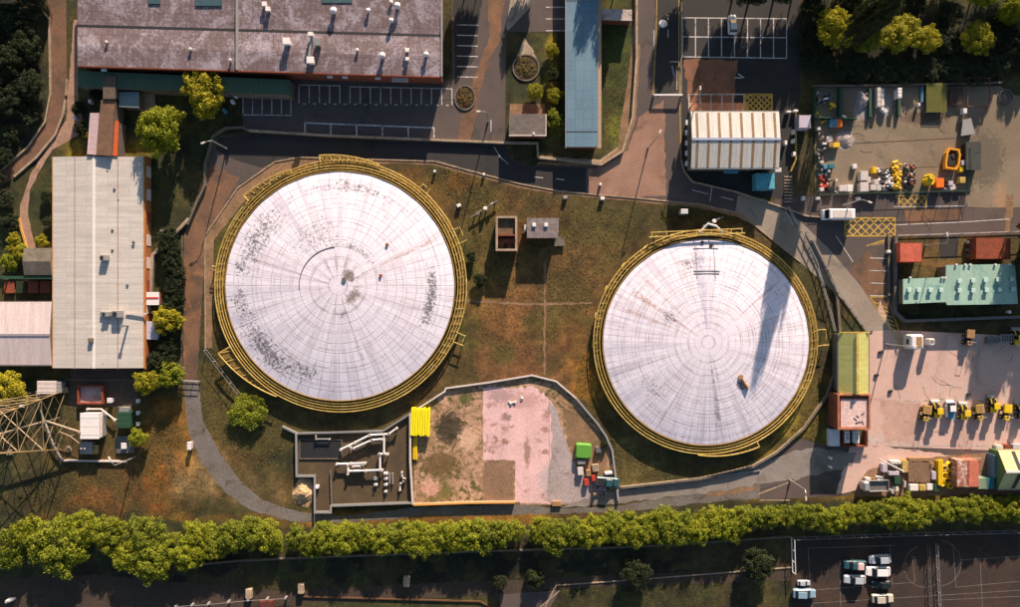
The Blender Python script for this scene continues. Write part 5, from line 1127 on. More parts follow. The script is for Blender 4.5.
# ================================================================ street lamps
def lamp():
    rt = root('street_lamp', (0, 0, 0), '', 'street lamp', 'street lamps')
    MB().tube([(0, 0, 0), (0, 0, 5), (0, 0, 7.2)], .13, 8, r_end=.08).build('pole', M['galv'], rt)
    MB().tube([(0, 0, 7.1), (.5, 0, 7.5), (1.3, 0, 7.6)], .07, 6).build('arm', M['galv'], rt)
    MB().box((1.6, 0, 7.58), (.8, .32, .14), 0, .04).build('lamp_head', M['offwhite'], rt)
    MB().cyl((0, 0, 0), .2, .7, 8).build('base', M['grey'], rt); return rt
LP = [(227, 149, 200, 'street lamp at the bend of the main road, top left of the larger gasholder'), (843, 205, -20, 'street lamp between the storage yard fence and the white van'), (135, 457, 120, 'street lamp at the lower right corner of the substation'), (925, 246, 100, 'street lamp between the pink container and the pale fence'),
      (648, 148, 60, 'street lamp at the road junction below the blue-roofed block'), (885, 344, 0, 'street lamp by the left end of the pink car park'), (488, 122, 180, 'street lamp beside the road left of the grey gatehouse'), (790, 480, -90, 'street lamp on the lower road right of the smaller gasholder'), (690, 108, 90, 'street lamp at the left corner of the pale workshop')]
L0 = lamp()
for i, (x_, y_, a, lb) in enumerate(LP):
    if i == 0: L0.location = W(x_, y_); L0.rotation_euler.z = R(a); L0['label'] = lb
    else: dup(L0, W(x_, y_), R(a), lb)
# ================================================================ vehicles
def car(paint, L=4.3, Wd=1.78, hgt=1.45, kind='hatch'):
    rt = root('parked_car', (0, 0, 0), '', 'car')
    def loft(secs, ws, name, mat, smooth=False):
        m = MB(); n = 8
        for (x_, z0, z1, w_) in secs:
            b = min(.16, (z1 - z0) * .3)
            for (yy, zz) in ((-w_ / 2, z0), (w_ / 2, z0), (w_ / 2 + .0, z0 + (z1 - z0) * .55), (w_ / 2 - .05, z1 - b), (w_ / 2 - .2, z1), (-w_ / 2 + .2, z1), (-w_ / 2 + .05, z1 - b), (-w_ / 2, z0 + (z1 - z0) * .55)): m.v.append((x_, yy, zz))
        for k in range(len(secs) - 1):
            for j in range(n): a, b = k * n, (k + 1) * n; m.f.append((a + j, b + j, b + (j + 1) % n, a + (j + 1) % n))
        m.f.append(tuple(range(n))); m.f.append(tuple((len(secs) - 1) * n + j for j in range(n - 1, -1, -1)))
        return m.build(name, mat, rt)
    h = L / 2
    if kind == 'van': body = [(-h, .3, .95, Wd * .92), (-h + .06, .25, 1.9, Wd), (-h + .3, .25, hgt, Wd), (h - 1.1, .25, hgt, Wd), (h - .9, .25, hgt - .12, Wd), (h - .45, .25, 1.3, Wd), (h - .12, .25, 1.05, Wd * .94), (h, .3, .75, Wd * .8)]; cab = None
    elif kind == 'pickup': body = [(-h, .35, .95, Wd * .95), (-h + .1, .3, 1.0, Wd), (0, .3, 1.02, Wd), (h - .5, .3, .98, Wd * .97), (h - .1, .3, .85, Wd * .86), (h, .35, .65, Wd * .75)]; cab = [(-.5, .98, 1.0, Wd * .9), (-.4, .98, hgt, Wd * .8), (.65, .98, hgt, Wd * .8), (1.2, .98, 1.0, Wd * .88)]
    else: body = [(-h, .4, .8, Wd * .78), (-h + .12, .3, .92, Wd * .9), (-h + .5, .26, .95, Wd), (h - 1.1, .26, .93, Wd), (h - .35, .28, .8, Wd * .92), (h - .05, .34, .68, Wd * .76), (h, .4, .6, Wd * .66)]; cab = [(-h + .3, .9, .96, Wd * .86), (-h + .75, .9, hgt, Wd * .74), (h - 2.0, .9, hgt, Wd * .74), (h - 1.15, .9, .94, Wd * .86)]
    loft(body, 0, 'body', paint)
    if cab:
        loft(cab, 0, 'glasshouse', M['glass']); x0, x1 = cab[1][0], cab[2][0]
        MB().box(((x0 + x1) / 2, 0, hgt + .005), (x1 - x0 + .12, Wd * .7, .05), 0, .02).build('roof', paint, rt)
        for s_ in (-1, 1): MB().box((x1 - .1, s_ * (Wd / 2 + .07), .98), (.16, .14, .13), 0, .03).build('mirror', paint, rt)
    else:
        m = MB(); m.v = [(h - .87, -Wd * .4, hgt - .14), (h - .87, Wd * .4, hgt - .14), (h - .44, Wd * .42, 1.33), (h - .44, -Wd * .42, 1.33)]; m.v = [(p[0] + .03, p[1], p[2] + .03) for p in m.v]; m.f = [(0, 3, 2, 1)]; m.build('windscreen', M['glass'], rt)
        for s_ in (-1, 1): MB().box((h - 1.3, s_ * (Wd / 2 + .005), 1.5), (.8, .03, .5)).build('side_window', M['glass'], rt); MB().box((h - .95, s_ * (Wd / 2 + .12), 1.3), (.14, .22, .3), 0, .03).build('mirror', M['dark'], rt)
        MB().box((-.3, 0, hgt + .015), (L - 2.4, Wd * .7, .03)).build('roof_panel', M['offwhite'], rt)
    if kind == 'pickup': MB().box((-1.35, 0, 1.03), (1.45, Wd * .82, .03)).build('load_bed', M['dark'], rt)
    for sx in (-1, 1):
        for sy in (-1, 1):
            wv = MB().cyl((sx * (h - .78), sy * (Wd / 2 - .12) - .1, .32), .32, .2, 16, None, 'y').build('wheel', M['rubber'], rt); MB().cyl((sx * (h - .78), sy * (Wd / 2 - .12) - .11, .32), .18, .22, 10, None, 'y').build('rim', M['galv'], wv)
    for sy in (-1, 1):
        MB().box((h - .14, sy * Wd * .3, .66), (.14, .34, .14), 0, .03).build('headlight', M['white'], rt); MB().box((-h + .04, sy * Wd * .34, .78), (.1, .26, .16), 0, .02).build('tail_light', M['red'], rt)
    return rt
cp = lambda nm, c: plain(nm, c, .28, .0, .08)
silver, whitep, bluep, beige = cp('silver_paint', (176, 184, 190)), cp('white_paint', (236, 234, 232)), cp('blue_paint', (128, 160, 176)), cp('beige_paint', (196, 186, 166))
tealp, dkp = cp('teal_paint', (44, 84, 92)), cp('dark_paint', (34, 44, 44))
GC = 'cars in the dark car park'
c0 = car(silver); c0.location = W(878, 558); c0.rotation_euler.z = R(183); tag(c0, 'silver car at the top of the parked group in the dark car park', 'car', GC)
for (x_, y_, a, pt, lb, sc) in ((853, 578, 178, silver, 'silver car with pale roof at the lower left of the parked group', 1.0), (881, 597, 2, beige, 'beige silver car parked alone below the group near the bottom edge', 1.0), (803, 592, 0, bluep, 'pale blue car at the left end of the dark car park', 1.05),
      (880, 583, 180, dkp, 'dark car hidden in shade below the white one', .9), (803, 582, 0, silver, 'small pale car directly above the pale blue car', .6)):
    c_ = dup(c0, W(x_, y_), R(a), lb, GC, sc); dress(c_, {'body': pt, 'roof': pt, 'mirror': pt})
c_ = car(whitep, 4.9, 1.95, 1.5); c_.location = W(876, 570); c_.rotation_euler.z = R(180); tag(c_, 'largest white car in the middle of the parked group', 'car', GC)
c_ = car(tealp, 4.4, 1.8, 1.5, 'pickup'); c_.name = 'pickup_truck'; c_.location = W(853, 563.5); c_.rotation_euler.z = R(178); tag(c_, 'dark teal pickup with pale load at the upper left of the parked group', 'pickup', GC)
b_ = MB().box((0, 0, .25), (1.3, 1.3, .5), 0, .08).build('load', M['slab'], None, W(857.3, 564)); b_.location.z = 1.06; tag(b_, 'pinkish load lying on the dark teal pickup', 'load')
c_ = car(whitep, 3.9, 1.75, 1.5); c_.location = W(731.5, 26); c_.rotation_euler.z = R(92); tag(c_, 'small white car alone in the top car park beside the north road', 'car')
c_ = car(whitep, 6.2, 2.1, 2.4, 'van'); c_.name = 'delivery_van'; c_.location = W(840, 214, 2).to_2d().to_3d(); c_.rotation_euler.z = R(180); tag(c_, 'long white van driving left on the east road below the storage yard', 'van')
c_ = car(tealp, 4.6, 1.9, 1.6, 'pickup'); c_.name = 'pickup_truck'; c_.location = W(607.5, 481); c_.rotation_euler.z = R(-4); tag(c_, 'dark teal pickup beside the grey-green wall of the dirt yard', 'pickup')
# plant: small yellow dumpers and loaders
def dumper(kind, pt):
    rt = root('dumper' if kind == 0 else 'loader', (0, 0, 0), '', 'dumper' if kind == 0 else 'loader')
    MB().box((-.1, 0, .75), (2.3, 1.0, .45), 0, .08).build('chassis', M['dark'], rt)
    if kind == 0:
        m = MB().side([(.15, .95), (1.55, .8), (1.75, 1.45), (.05, 1.5)], -.75, .75); m.build('skip', pt, rt); MB().box((.88, 0, 1.49), (1.3, 1.2, .04)).build('skip_load', M['wood'], rt)
        MB().box((-1.0, 0, 1.15), (.9, 1.0, .6), 0, .08).build('engine_cover', pt, rt); s_ = MB().box((-.45, 0, 1.2), (.45, .5, .15), 0, .04).box((-.62, 0, 1.4), (.1, .5, .4), 0, .03).build('seat', M['black'], rt)
        MB().tube([(-.75, -.5, 1.2), (-.75, -.5, 2.3), (-.75, .5, 2.3), (-.75, .5, 1.2)], .05, 6).build('roll_bar', M['grey'], rt)
    else:
        MB().box((-.75, 0, 1.2), (1.2, 1.15, .55), 0, .1).build('engine_cover', pt, rt); MB().box((.1, 0, 1.55), (.95, 1.05, 1.1), 0, .08).build('cab', M['glass'], rt); MB().box((.05, 0, 2.16), (1.2, 1.2, .12), 0, .04).build('cab_roof', pt, rt)
        for s_ in (-1, 1): MB().tube([(.4, s_ * .5, 1.3), (1.2, s_ * .5, 1.1), (1.6, s_ * .45, .5)], .09, 6).build('lift_arm', pt, rt)
        MB().side([(1.5, .15), (2.15, .1), (2.2, .3), (1.75, .75), (1.5, .75)], -.85, .85).build('bucket', M['grey'], rt)
    for sx in (-.85, .75):
        for sy in (-1, 1): wv = MB().cyl((sx, sy * .7 - .17, .48), .48, .34, 16, None, 'y').build('wheel', M['rubber'], rt); MB().cyl((sx, sy * .7 - .18, .48), .22, .36, 10, None, 'y').build('rim', pt, wv)
    return rt
yl = M['yellow']; yd = plain('dull_yellow', (206, 172, 60), .5, 0, .35)
d0 = dumper(0, yd); d1 = dumper(1, yl); GD = 'plant machines parked along the pink car park'
mach = [(923, 413, 0, 'tan-loaded dumper at the left end of the parked machine row', d0), (934, 410, 1, 'yellow loader with hood between the tan dumper and the white truck', d1), (961, 412, 1, 'yellow loader just right of the white and blue truck', d1), (976, 412, 0, 'muddy yellow dumper in the middle of the machine row', d0),
        (990, 405, 1, 'yellow loader parked furthest up the machine row', d1), (1003, 412, 0, 'bright yellow dumper second from the right edge of the row', d0), (1018, 411, 1, 'yellow machine cut by the right edge in the machine row', d1), (1014, 338, 1, 'dark and yellow loader in the upper parking row at the right edge', d1), (966, 338, 0, 'small brown dumper in the middle of the upper parking row', d0)]
used = set()
for i, (x_, y_, kd, lb, pr) in enumerate(mach):
    a = R(90 + (i * 37 % 14) - 7)
    if kd not in used: used.add(kd); c_ = pr; c_.location = W(x_, y_); c_.rotation_euler.z = a; tag(c_, lb, None, GD)
    else: c_ = dup(pr, W(x_, y_), a, lb, GD)
    if i == 5: dress(c_, {'skip': yl, 'engine_cover': yl, 'skip_load': M['yellow']})
    if i == 8: dress(c_, {'skip': M['wood'], 'engine_cover': M['wood']})
    if i == 6: dress(c_, {'engine_cover': M['blue']})
c_ = car(whitep, 3.4, 1.7, 1.7, 'pickup'); c_.location = W(948, 408); c_.rotation_euler.z = R(92); c_.name = 'small_truck'; dress(c_, {'load_bed': M['blue']}); tag(c_, 'small white truck with blue load bed among the yellow machines', 'truck')
def bikes(x_, y_, lb):
    rt = root('cage_trailer', W(x_, y_), lb, 'trailer'); m = MB()
    for k in range(6): m.tube([(-1.2 + k * .48, -.7, .5), (-1.2 + k * .48, -.7, 1.3), (-1.2 + k * .48, .7, 1.3), (-1.2 + k * .48, .7, .5)], .06, 5)
    for s_ in (-1, 1): m.tube([(-1.3, s_ * .7, 1.3), (1.3, s_ * .7, 1.3)], .07, 5)
    m.build('cage', M['grey'], rt); MB().box((0, 0, .5), (2.6, 1.3, .12)).build('deck', M['midgrey'], rt); MB().tube([(1.3, -.4, .5), (2.0, 0, .5), (1.3, .4, .5)], .06, 5).build('drawbar', M['grey'], rt)
    for s_ in (-1, 1): MB().cyl((0, s_ * .75 - .1, .32), .32, .2, 14, None, 'y').build('wheel', M['rubber'], rt)
bikes(990, 340, 'grey cage trailer in the upper parking row'); bikes(1003, 338, 'darker tangled cage trailer right of the grey one in the upper parking row')
# white cabin and portable toilet
cb = root('site_cabin', W(917.5, 342, 2.9).to_2d().to_3d(), 'tall white cabin with brown roof hatch by the pink car park', 'cabin')
MB().box((0, 0, 1.45), (2.5, 2.9, 2.9), 0, .25).build('body', M['white'], cb); MB().box((.35, 0, 2.92), (1.1, 2.0, .08), 0, .03).build('roof_hatch', M['wood'], cb); MB().box((0, -1.47, 1.2), (.9, .06, 2.0)).build('door', M['grey'], cb); MB().box((-1.27, 0, 1.7), (.05, 1.0, .7)).build('window', M['glass'], cb)
cb = root('portable_toilet', W(932, 342, 2).to_2d().to_3d(), 'small white portable cubicle right of the tall white cabin', 'cubicle')
MB().box((0, 0, 1.05), (1.0, 1.3, 2.1), 0, .12).build('body', M['white'], cb); MB().box((0, .15, 2.12), (.6, .6, .1), 0, .03).build('roof_cap', M['wood'], cb); MB().box((0, -.66, 1.0), (.7, .05, 1.7)).build('door', M['grey'], cb)
# containers
def container(px4, h, mat, label, name='container', rib=.3, group=None, cat='container'):
    x0, y0, x1, y1 = px4; a, b = W(x0, y0, h), W(x1, y1, h); c = (a + b) / 2; w_, d_ = b.x - a.x, a.y - b.y
    rt = root(name, (c.x, c.y, 0), label, cat, group); m = MB(); m.box((0, 0, h / 2), (w_ - .12, d_ - .12, h - .04))
    n = int(max(w_, d_) / rib)
    for k in range(n):
        t = (k + .5) / n - .5
        if w_ > d_: m.box((t * w_, 0, h / 2 + .01), (rib * .45, d_ - .04, h - .1))
        else: m.box((0, t * d_, h / 2 + .01), (w_ - .04, rib * .45, h - .1))
    m.build('body', mat, rt); q = MB()
    for sx in (-1, 1):
        for sy in (-1, 1): q.box((sx * (w_ / 2 - .08), sy * (d_ / 2 - .08), h / 2 + .02), (.16, .16, h))
    q.build('corner_posts', mat, rt); MB().box((0, -d_ / 2 - .0, h * .5), (min(w_ * .8, 2.0), .08, h * .8)).build('door', mat, rt)
    return rt
cont = lambda nm, c: mottled(nm, c, tuple(x * .88 for x in c), tuple(x * .72 for x in c), .5, 3, .6, .1, (.6, .7))
container((900, 243, 922, 262), 2.6, cont('salmon_container', (206, 100, 74)), 'square salmon-red container in the teal office compound', cat='container')
container((976, 238, 1011, 259), 2.6, M['rust'], 'long rusty brown container in the teal office compound')
container((957, 460, 968, 487), 2.5, mottled('mixed_rust', (176, 120, 96), (140, 84, 64), (206, 186, 176), .6, 3, .8, .2, (.5, .6), 1.5), 'patchy rusty container left of the salmon one in the lower right yard')
container((968.5, 460, 979, 487), 2.5, cont('salmon2', (204, 116, 92)), 'salmon-pink container beside the patchy rusty one in the lower right yard')
container((978.5, 478, 987, 489), 2.2, cont('sage', (132, 152, 124)), 'small sage green container right of the salmon-pink one')
container((987, 478, 995, 489), 2.2, M['teal'], 'small teal container next to the green and cream shed')
container((994, 455, 999, 478), 2.2, cont('steel_blue', (106, 140, 160)), 'narrow steel-blue container along the left side of the green and cream shed')
container((756, 173, 775, 189), 2.4, cont('bright_teal', (92, 172, 188)), 'bright teal container below the pale corrugated workshop')
container((799, 115, 811, 128), 2.4, M['lilac'], 'square lilac cabin between the workshop and the storage yard', 'cabin', cat='cabin')
container((829, 429, 840, 446), 1.2, M['white'], 'white slatted pallet stack below the red-brown wall of the brick store', 'pallet_stack', cat='pallets')
for i, x_ in enumerate((847.5, 857)):
    rt = root('storage_tank', W(x_, 437, 1.4).to_2d().to_3d(), ['left', 'right'][i] + ' of the two white tanks in the brick bay below the brick store', 'tank')
    MB().cyl((0, -1.2, .75), .7, 2.4, 18, None, 'y').build('shell', M['white'], rt); MB().cyl((0, -.2, 1.4), .2, .2, 10).cyl((0, .5, 1.4), .15, .2, 10).build('hatch', M['grey'], rt)
    for s_ in (-.8, .8): MB().box((0, s_, .12), (1.2, .2, .24)).build('cradle', M['midgrey'], rt)
wallthing('brick_bay', [(841, 430), (841, 445), (864, 445), (864, 430)], .25, 1.2, M['brick'], 'low brick bay holding the two white tanks', 'wall')
# ================================================================ white pipework in the gravel compound
def pipenet(paths, r, mat, label, z=.9, cat='pipework'):
    c = W(paths[0][0][0], paths[0][0][1]); rt = root('pipework', (c.x, c.y, 0), label, cat)
    for pth in paths:
        P = [Vector((*W(x_, y_, z).to_2d(), z)) - Vector((c.x, c.y, 0)) for x_, y_ in pth]; m = MB().tube(P, r, 8)
        pr = MB().tube(P, r, 8).build('pipe', mat, rt)
        fl = MB(); 
        for a, b in zip(P[:-1], P[1:]):
            n = max(1, int((b - a).length / 2.5))
            for k in range(n + 1): q = a.lerp(b, min(.97, max(.03, k / n))); fl.cyl((q.x, q.y, z - r * 1.35), r * 1.35, r * 2.7, 8)
        fl.build('flange', M['offwhite'], pr)
        sp = MB()
        for p in P: sp.box((p.x, p.y, (z - r) / 2), (.16, .16, z - r))
        sp.build('support', M['grey'], pr)
    return rt
pipenet([[(340, 450), (370, 435), (389, 434), (397, 428)], [(350, 446), (352, 449), (372, 440), (383, 439)], [(384, 434), (384, 453)], [(379, 454), (388, 454)], [(380, 454), (380, 470)], [(348, 471), (383, 470)], [(336, 464), (366, 463)], [(348, 464), (348, 474)], [(353, 466), (362, 466), (363, 463)]], .2, M['white'], 'bent white pipework spreading across the gravel compound')
pipenet([[(402, 472), (402, 477), (405, 479), (403, 482), (400, 484), (400, 490)]], .16, M['white'], 'small zigzag white pipe at the right of the gravel compound', .5)
pipenet([[(316, 436), (316, 439), (330, 439)]], .12, M['grey'], 'short grey pipe at the upper left of the gravel compound', .6)
for i, (x_, y_, sc) in enumerate(((376, 478, 1), (376, 484, 1), (386, 473, 1.1), (386, 478, 1), (386, 484, 1), (386, 491, .8))):
    rt = root('valve_box', W(x_, y_), 'small white valve box, ' + ['upper one of the left pair', 'lower one of the left pair', 'topmost of the right column', 'second from the top of the right column', 'third from the top of the right column', 'lowest of the right column'][i] + ' in the gravel compound', 'valve box', 'valve boxes in the gravel compound')
    MB().box((0, 0, .25), (.75 * sc, .5 * sc, .5), 0, .05).build('box', M['white'], rt); MB().cyl((0, 0, .5), .12, .25, 8).torus((0, 0, .75), .18, .03, 12, 5).build('handwheel', M['grey'], rt)
for i, x_ in enumerate((390, 393)):
    tag(MB().box((0, 0, .3), (.2, 2.2, .6), 0, .03).build('cable_rack', M['grey'], None, W(x_, 478)), ['left', 'right'][i] + ' of two thin grey racks beside the valve boxes', 'rack')
rt = root('utility_box', W(318, 486), 'white utility box in the lower left corner of the gravel compound', 'box'); MB().box((0, 0, .5), (.6, .6, 1), 0, .05).build('body', M['white'], rt); MB().box((0, -.32, .5), (.4, .03, .8)).build('door', M['grey'], rt)
# dark rimmed rectangle upper left of the compound
o_ = root('dark_rectangle', W(321, 449), 'dark rectangular patch with low rim in the gravel compound', 'dark_rectangle')
MB().wallline([(-4.2, -1.9), (4.2, -1.9), (4.2, 1.9), (-4.2, 1.9)], .15, 0, .22, True).build('rim', M['oldconc'], o_); MB().box((0, 0, .06), (8.3, 3.7, .1)).build('dark_base', M['dark'], o_)
def heap(px, py, rx, ry, h, mat, label, seed=0, name='heap', cat='heap'):
    rg = random.Random(seed); m = MB(); nr, na = 7, 22
    for i in range(nr + 1):
        for j in range(na):
            t = i / nr; a = 2 * math.pi * j / na; q = 1 + .16 * math.sin(a * 3 + seed) + .08 * rg.uniform(-1, 1)
            m.v.append((rx * t * q * math.cos(a), ry * t * q * math.sin(a), max(.0, h * (1 - t ** 1.5) + (rg.uniform(-.09, .09) * h if 0 < i < nr else 0))))
    for i in range(nr):
        for j in range(na): m.f.append((i * na + j, (i + 1) * na + j, (i + 1) * na + (j + 1) % na, i * na + (j + 1) % na))
    return tag(m.build(name, mat, None, W(px, py)), label, cat)
heap(303, 491, 1.9, 2.3, .9, mottled('sand', (214, 180, 136), (190, 154, 112), None, .8, 5, .95, .5), 'heap of pale sand left of the gravel compound', 3)
heap(845, 140, 1.6, 1.5, .5, M['slabgrey'], 'low heap of pale grey aggregate in the left of the storage yard', 5)
heap(862, 101, 1.2, 2.0, .9, M['slabgrey'], 'heap of pale rubble in the first bay of the storage yard', 8)
# stacked things in yards
def timber(px, py, w_, d_, n, mat, label, lay=2, name='timber_stack', a=0.0, cat='stack', jit=.12, along='y'):
    rg = random.Random(int(px * 7 + py)); rt = root(name, W(px, py), label, cat, rz=a)
    for l in range(lay):
        m = MB()
        for k in range(n):
            t = (k + .5) / n - .5; dj = rg.uniform(-jit, jit)
            if along == 'y': m.box((t * w_, dj, .28 + l * .42), (w_ / n * .8, d_ * rg.uniform(.93, 1), .3), rg.uniform(-.01, .01))
            else: m.box((dj, t * d_, .28 + l * .42), (w_ * rg.uniform(.93, 1), d_ / n * .8, .3), rg.uniform(-.01, .01))
        m.build('layer', mat, rt)
    m = MB()
    for k in (-.35, .35): m.box((0, k * d_, .06), (w_, .15, .12)) if along == 'y' else m.box((k * w_, 0, .06), (.15, d_, .12))
    m.build('bearer', M['wood'], rt); return rt
timber(421, 421, 3.8, 5.6, 8, plain('lemon', (250, 232, 20), .5, 0, .15), 'bright lemon-yellow stack of long planks in the corner of the dirt yard', 3, a=R(-2))
timber(415.5, 448, .9, 4.6, 2, M['yellow'], 'narrow stack of yellow planks along the pale wall below the lemon-yellow stack', 1)
tag(MB().box((0, 0, .6), (3.1, 2.9, 1.2), R(-3), .2).build('tarpaulin_stack', plain('tarp_green', (92, 156, 52), .7, 0, .35), None, W(583, 450)), 'bright green tarpaulin-covered stack in the rubble by the grey-green wall', 'tarpaulin')
def crate(px, py, w_, d_, h, mat, label, a=0.0, name='crate', cat='crate', group=None, z=0):
    rt = root(name, (*W(px, py, z).to_2d(), z), label, cat, group, rz=a)
    m = MB(); m.box((0, 0, h / 2 + .1), (w_ * .94, d_ * .94, h - .05), 0, .04)
    for k in (-.3, 0, .3): m.box((k * w_, 0, h / 2 + .1), (w_ * .12, d_, h))
    m.build('box', M[mat] if isinstance(mat, str) else mat, rt); q = MB()
    for k in (-.38, 0, .38): q.box((k * w_, 0, .05), (w_ * .12, d_, .1))
    q.build('pallet', M['wood'], rt); return rt
def drum(px, py, r, h, mat, label, name='drum', cat='drum', group=None):
    rt = root(name, W(px, py), label, cat, group); m = MB().cyl((0, 0, 0), r, h, 16)
    for z in (.33, .66): m.cyl((0, 0, h * z), r * 1.05, .05, 16)
    m.build('shell', M[mat], rt); MB().torus((0, 0, h), r * .95, .04, 16, 5).build('rim', M[mat], rt); MB().cyl((r * .4, 0, h), .08, .06, 8).build('cap', M['dark'], rt); return rt
def coil(px, py, r, mat, label, z=.0, n=3, t=.13):
    rt = root('pipe_coil', (*W(px, py).to_2d(), z), label, 'coil')
    for k in range(n): MB().torus((0, 0, .15 + k * .22), r - .05 * k, t, 24, 6).build('turn', M[mat], rt)
    MB().torus((0, 0, .2), r * .55, t, 20, 6).build('inner_turn', M[mat], rt)
def bags(px, py, w_, d_, n, mat, label, name='bag_pile', cat='bags', seed=0, h=.8, sz=.6):
    rg = random.Random(seed + int(px)); rt = root(name, W(px, py), label, cat)
    for k in range(n):
        c = (rg.uniform(-.5, .5) * w_, rg.uniform(-.5, .5) * d_, rg.uniform(.15, h)); m = MB().box((0, 0, 0), (sz * rg.uniform(.7, 1.3), sz * rg.uniform(.6, 1), .35), 0, .15)
        m.v = [tuple(Matrix.Rotation(rg.uniform(-.0, .0), 3, 'X') @ Vector(p)) for p in m.v]; o_ = m.build('bag', mat if not isinstance(mat, (list, tuple)) else mat[k % len(mat)], rt, c); o_.rotation_euler = (rg.uniform(-.35, .35), rg.uniform(-.35, .35), rg.uniform(0, 3.1))
    return rt
mats_mix = [M['white'], M['dark'], M['offwhite'], M['midgrey'], M['lilac']]
# storage yard, foot row left to right
crate(842, 189, 2.4, 1.2, 1.1, 'offwhite', 'long pinkish-white crate at the foot of the storage yard, leftmost of the white stacks', .05); crate(847, 189, 1.2, 1.4, 1.2, 'white', 'short white crate touching the right end of the long pinkish one', -.05)
for i, (x_, y_, w_, d_, lb) in enumerate(((861, 177, 1.6, 1.9, 'upper left tall white crate of the L-shaped stack'), (861, 188, 1.8, 1.9, 'lower left white crate of the L-shaped stack'), (865.5, 181, .8, 1.2, 'narrow white crate inside the L-shaped stack'), (870, 188.5, 1.3, 1.1, 'lower middle white crate of the L-shaped stack'), (873, 183.5, 1.0, 1.2, 'white crate at the right end of the L-shaped stack'), (875.5, 189, .9, 1.1, 'smallest white crate at the right foot of the L-shaped stack'))):
    crate(x_, y_, w_, d_, 1.3, 'offwhite', lb + ' in the storage yard', .03 * i)
crate(872, 171, .9, 1.2, 1.0, 'yellow', 'lone yellow crate above the black and white pile in the storage yard')
bags(881.5, 180, 2.1, 4.2, 44, mats_mix, 'left black and white pile of bags and boxes in the storage yard', seed=1); bags(887, 182, 1.7, 4.0, 40, [M['offwhite'], M['dark'], M['white']], 'black and white pile of boxes touching the yellow heap in the storage yard', seed=2)
bags(895, 176, 1.7, 5.4, 70, [M['yellow'], plain('amber', (232, 172, 20), .5, 0, .3)], 'long heap of bright yellow fittings in the storage yard', 'fittings_heap', 'fittings', 3, .9)
bags(909, 177, 1.9, 4.8, 46, [M['dark'], M['offwhite'], M['dark'], M['midgrey'], M['rust']], 'dark pile of mixed fittings right of the yellow heap', 'fittings_heap', 'fittings', 5)
drum(926, 182, .85, 1.6, 'yellow', 'big yellow round tank at the foot of the storage yard', 'plastic_tank', 'tank'); drum(926, 178, .55, 2.0, 'yellow', 'smaller yellow drum behind the big yellow round tank')
crate(936, 184, 1.7, 1.9, 1.3, 'orange', 'square orange crate right of the big yellow tank')
crate(948, 184, 1.0, .9, .9, 'lilac', 'small lilac crate between the orange and ochre crates'); crate(950, 188, 1.2, 1.0, .8, 'offwhite', 'pale crate at the foot of the fence right of the orange crate', .3); crate(944, 181, .7, .7, .8, 'dark', 'small dark crate right of the orange crate')
crate(959, 181, 1.2, 1.2, 1.1, 'rail', 'ochre crate at the lower right corner of the storage yard'); crate(958.5, 170, 1.0, 1.1, 1.0, 'yellow', 'small yellow crate above the ochre crate'); crate(960, 164, 1.1, 1.0, 1.2, 'lilac', 'lilac-white crate above the small yellow crate', .1)
sk = root('skip', W(949, 160), 'open orange-yellow boat-shaped skip in the storage yard', 'skip', rz=R(-8))
outl = [(-1.0, -1.9), (1.0, -1.9), (1.3, -1.0), (1.3, 1.0), (.9, 1.9), (-.9, 1.9), (-1.2, 1.0), (-1.2, -1.0)]
MB().wallline(outl, .35, .25, 1.25, True).build('sides', plain('skip_orange', (232, 160, 44), .5, 0, .3), sk); MB().prism([(p[0] * .95, p[1] * .95) for p in outl], .05, .35).build('floor', M['rust'], sk); bags_ = MB().box((0, -.3, .7), (1.5, 2.2, .5), .1, .15).box((.1, .5, .95), (.7, .9, .3), .5, .1).build('contents', M['dark'], sk)
flat_roof('dark_trailer', [(966, 142), (981, 142), (981, 170), (966, 170)], 1.6, M['dark'], mottled('tarp_dark', (70, 72, 66), (56, 60, 56), (44, 46, 44), .5, 3), 'dark sheeted trailer at the right of the storage yard', 'trailer')
flat_roof('grey_trailer', [(963, 120), (971, 118), (975, 134), (961, 136)], .9, M['midgrey'], M['grey'], 'low grey sheet stack above the dark sheeted trailer', 'stack')
mx = [M['white'], M['dark'], M['rust'], M['offwhite'], M['midgrey'], M['wood'], M['dark']]
for i, (x_, y_, w_, d_, n_, ml, lb) in enumerate(((820, 101, 1.6, 2.2, 14, mx, 'loose pile of odds and ends in the upper left corner of the storage yard'), (819, 135, 1.4, 2.4, 14, mx, 'loose pile of scrap between the small white box and the thin plank box'), (818.5, 156, 1.0, 3.6, 16, [M['dark'], M['offwhite'], M['midgrey']], 'dark scattered scrap down the left fence of the storage yard'), (821, 172, 1.8, 1.4, 12, [M['teal'], M['dark'], M['offwhite'], M['blue']], 'teal and dark scrap pile below the blue box at the left fence'),
      (825, 183, 2.6, 1.2, 16, [M['red'], M['offwhite'], M['dark'], M['rust']], 'red and white scrap pile above the low red box'), (834, 190.5, 1.6, .8, 8, mx, 'small scrap pile left of the long pinkish crate'), (828, 98, 1.6, 1.4, 9, [M['midgrey'], M['blue'], M['dark']], 'grey and blue scrap pile at the top of the upper left bay'), (824, 150, 1.2, 1.6, 9, [M['offwhite'], M['wood'], M['dark']], 'pale scrap pile below the tan crate'),
      (864, 97, 1.4, 1.6, 12, [M['offwhite'], M['lilac']], 'pale sacks on the rubble heap in the first bay'), (943, 188, 1.4, .8, 9, [M['dark'], M['white'], M['midgrey']], 'black and white scraps between the orange crate and the fence corner'), (961, 155, 1.0, 2.0, 9, [M['dark'], M['darkgreen'], M['midgrey']], 'dark green scraps beside the dark sheeted trailer'))):
    bags(x_, y_, w_, d_, n_, ml, lb, 'scrap_pile', 'scrap', 20 + i, .5, .5)
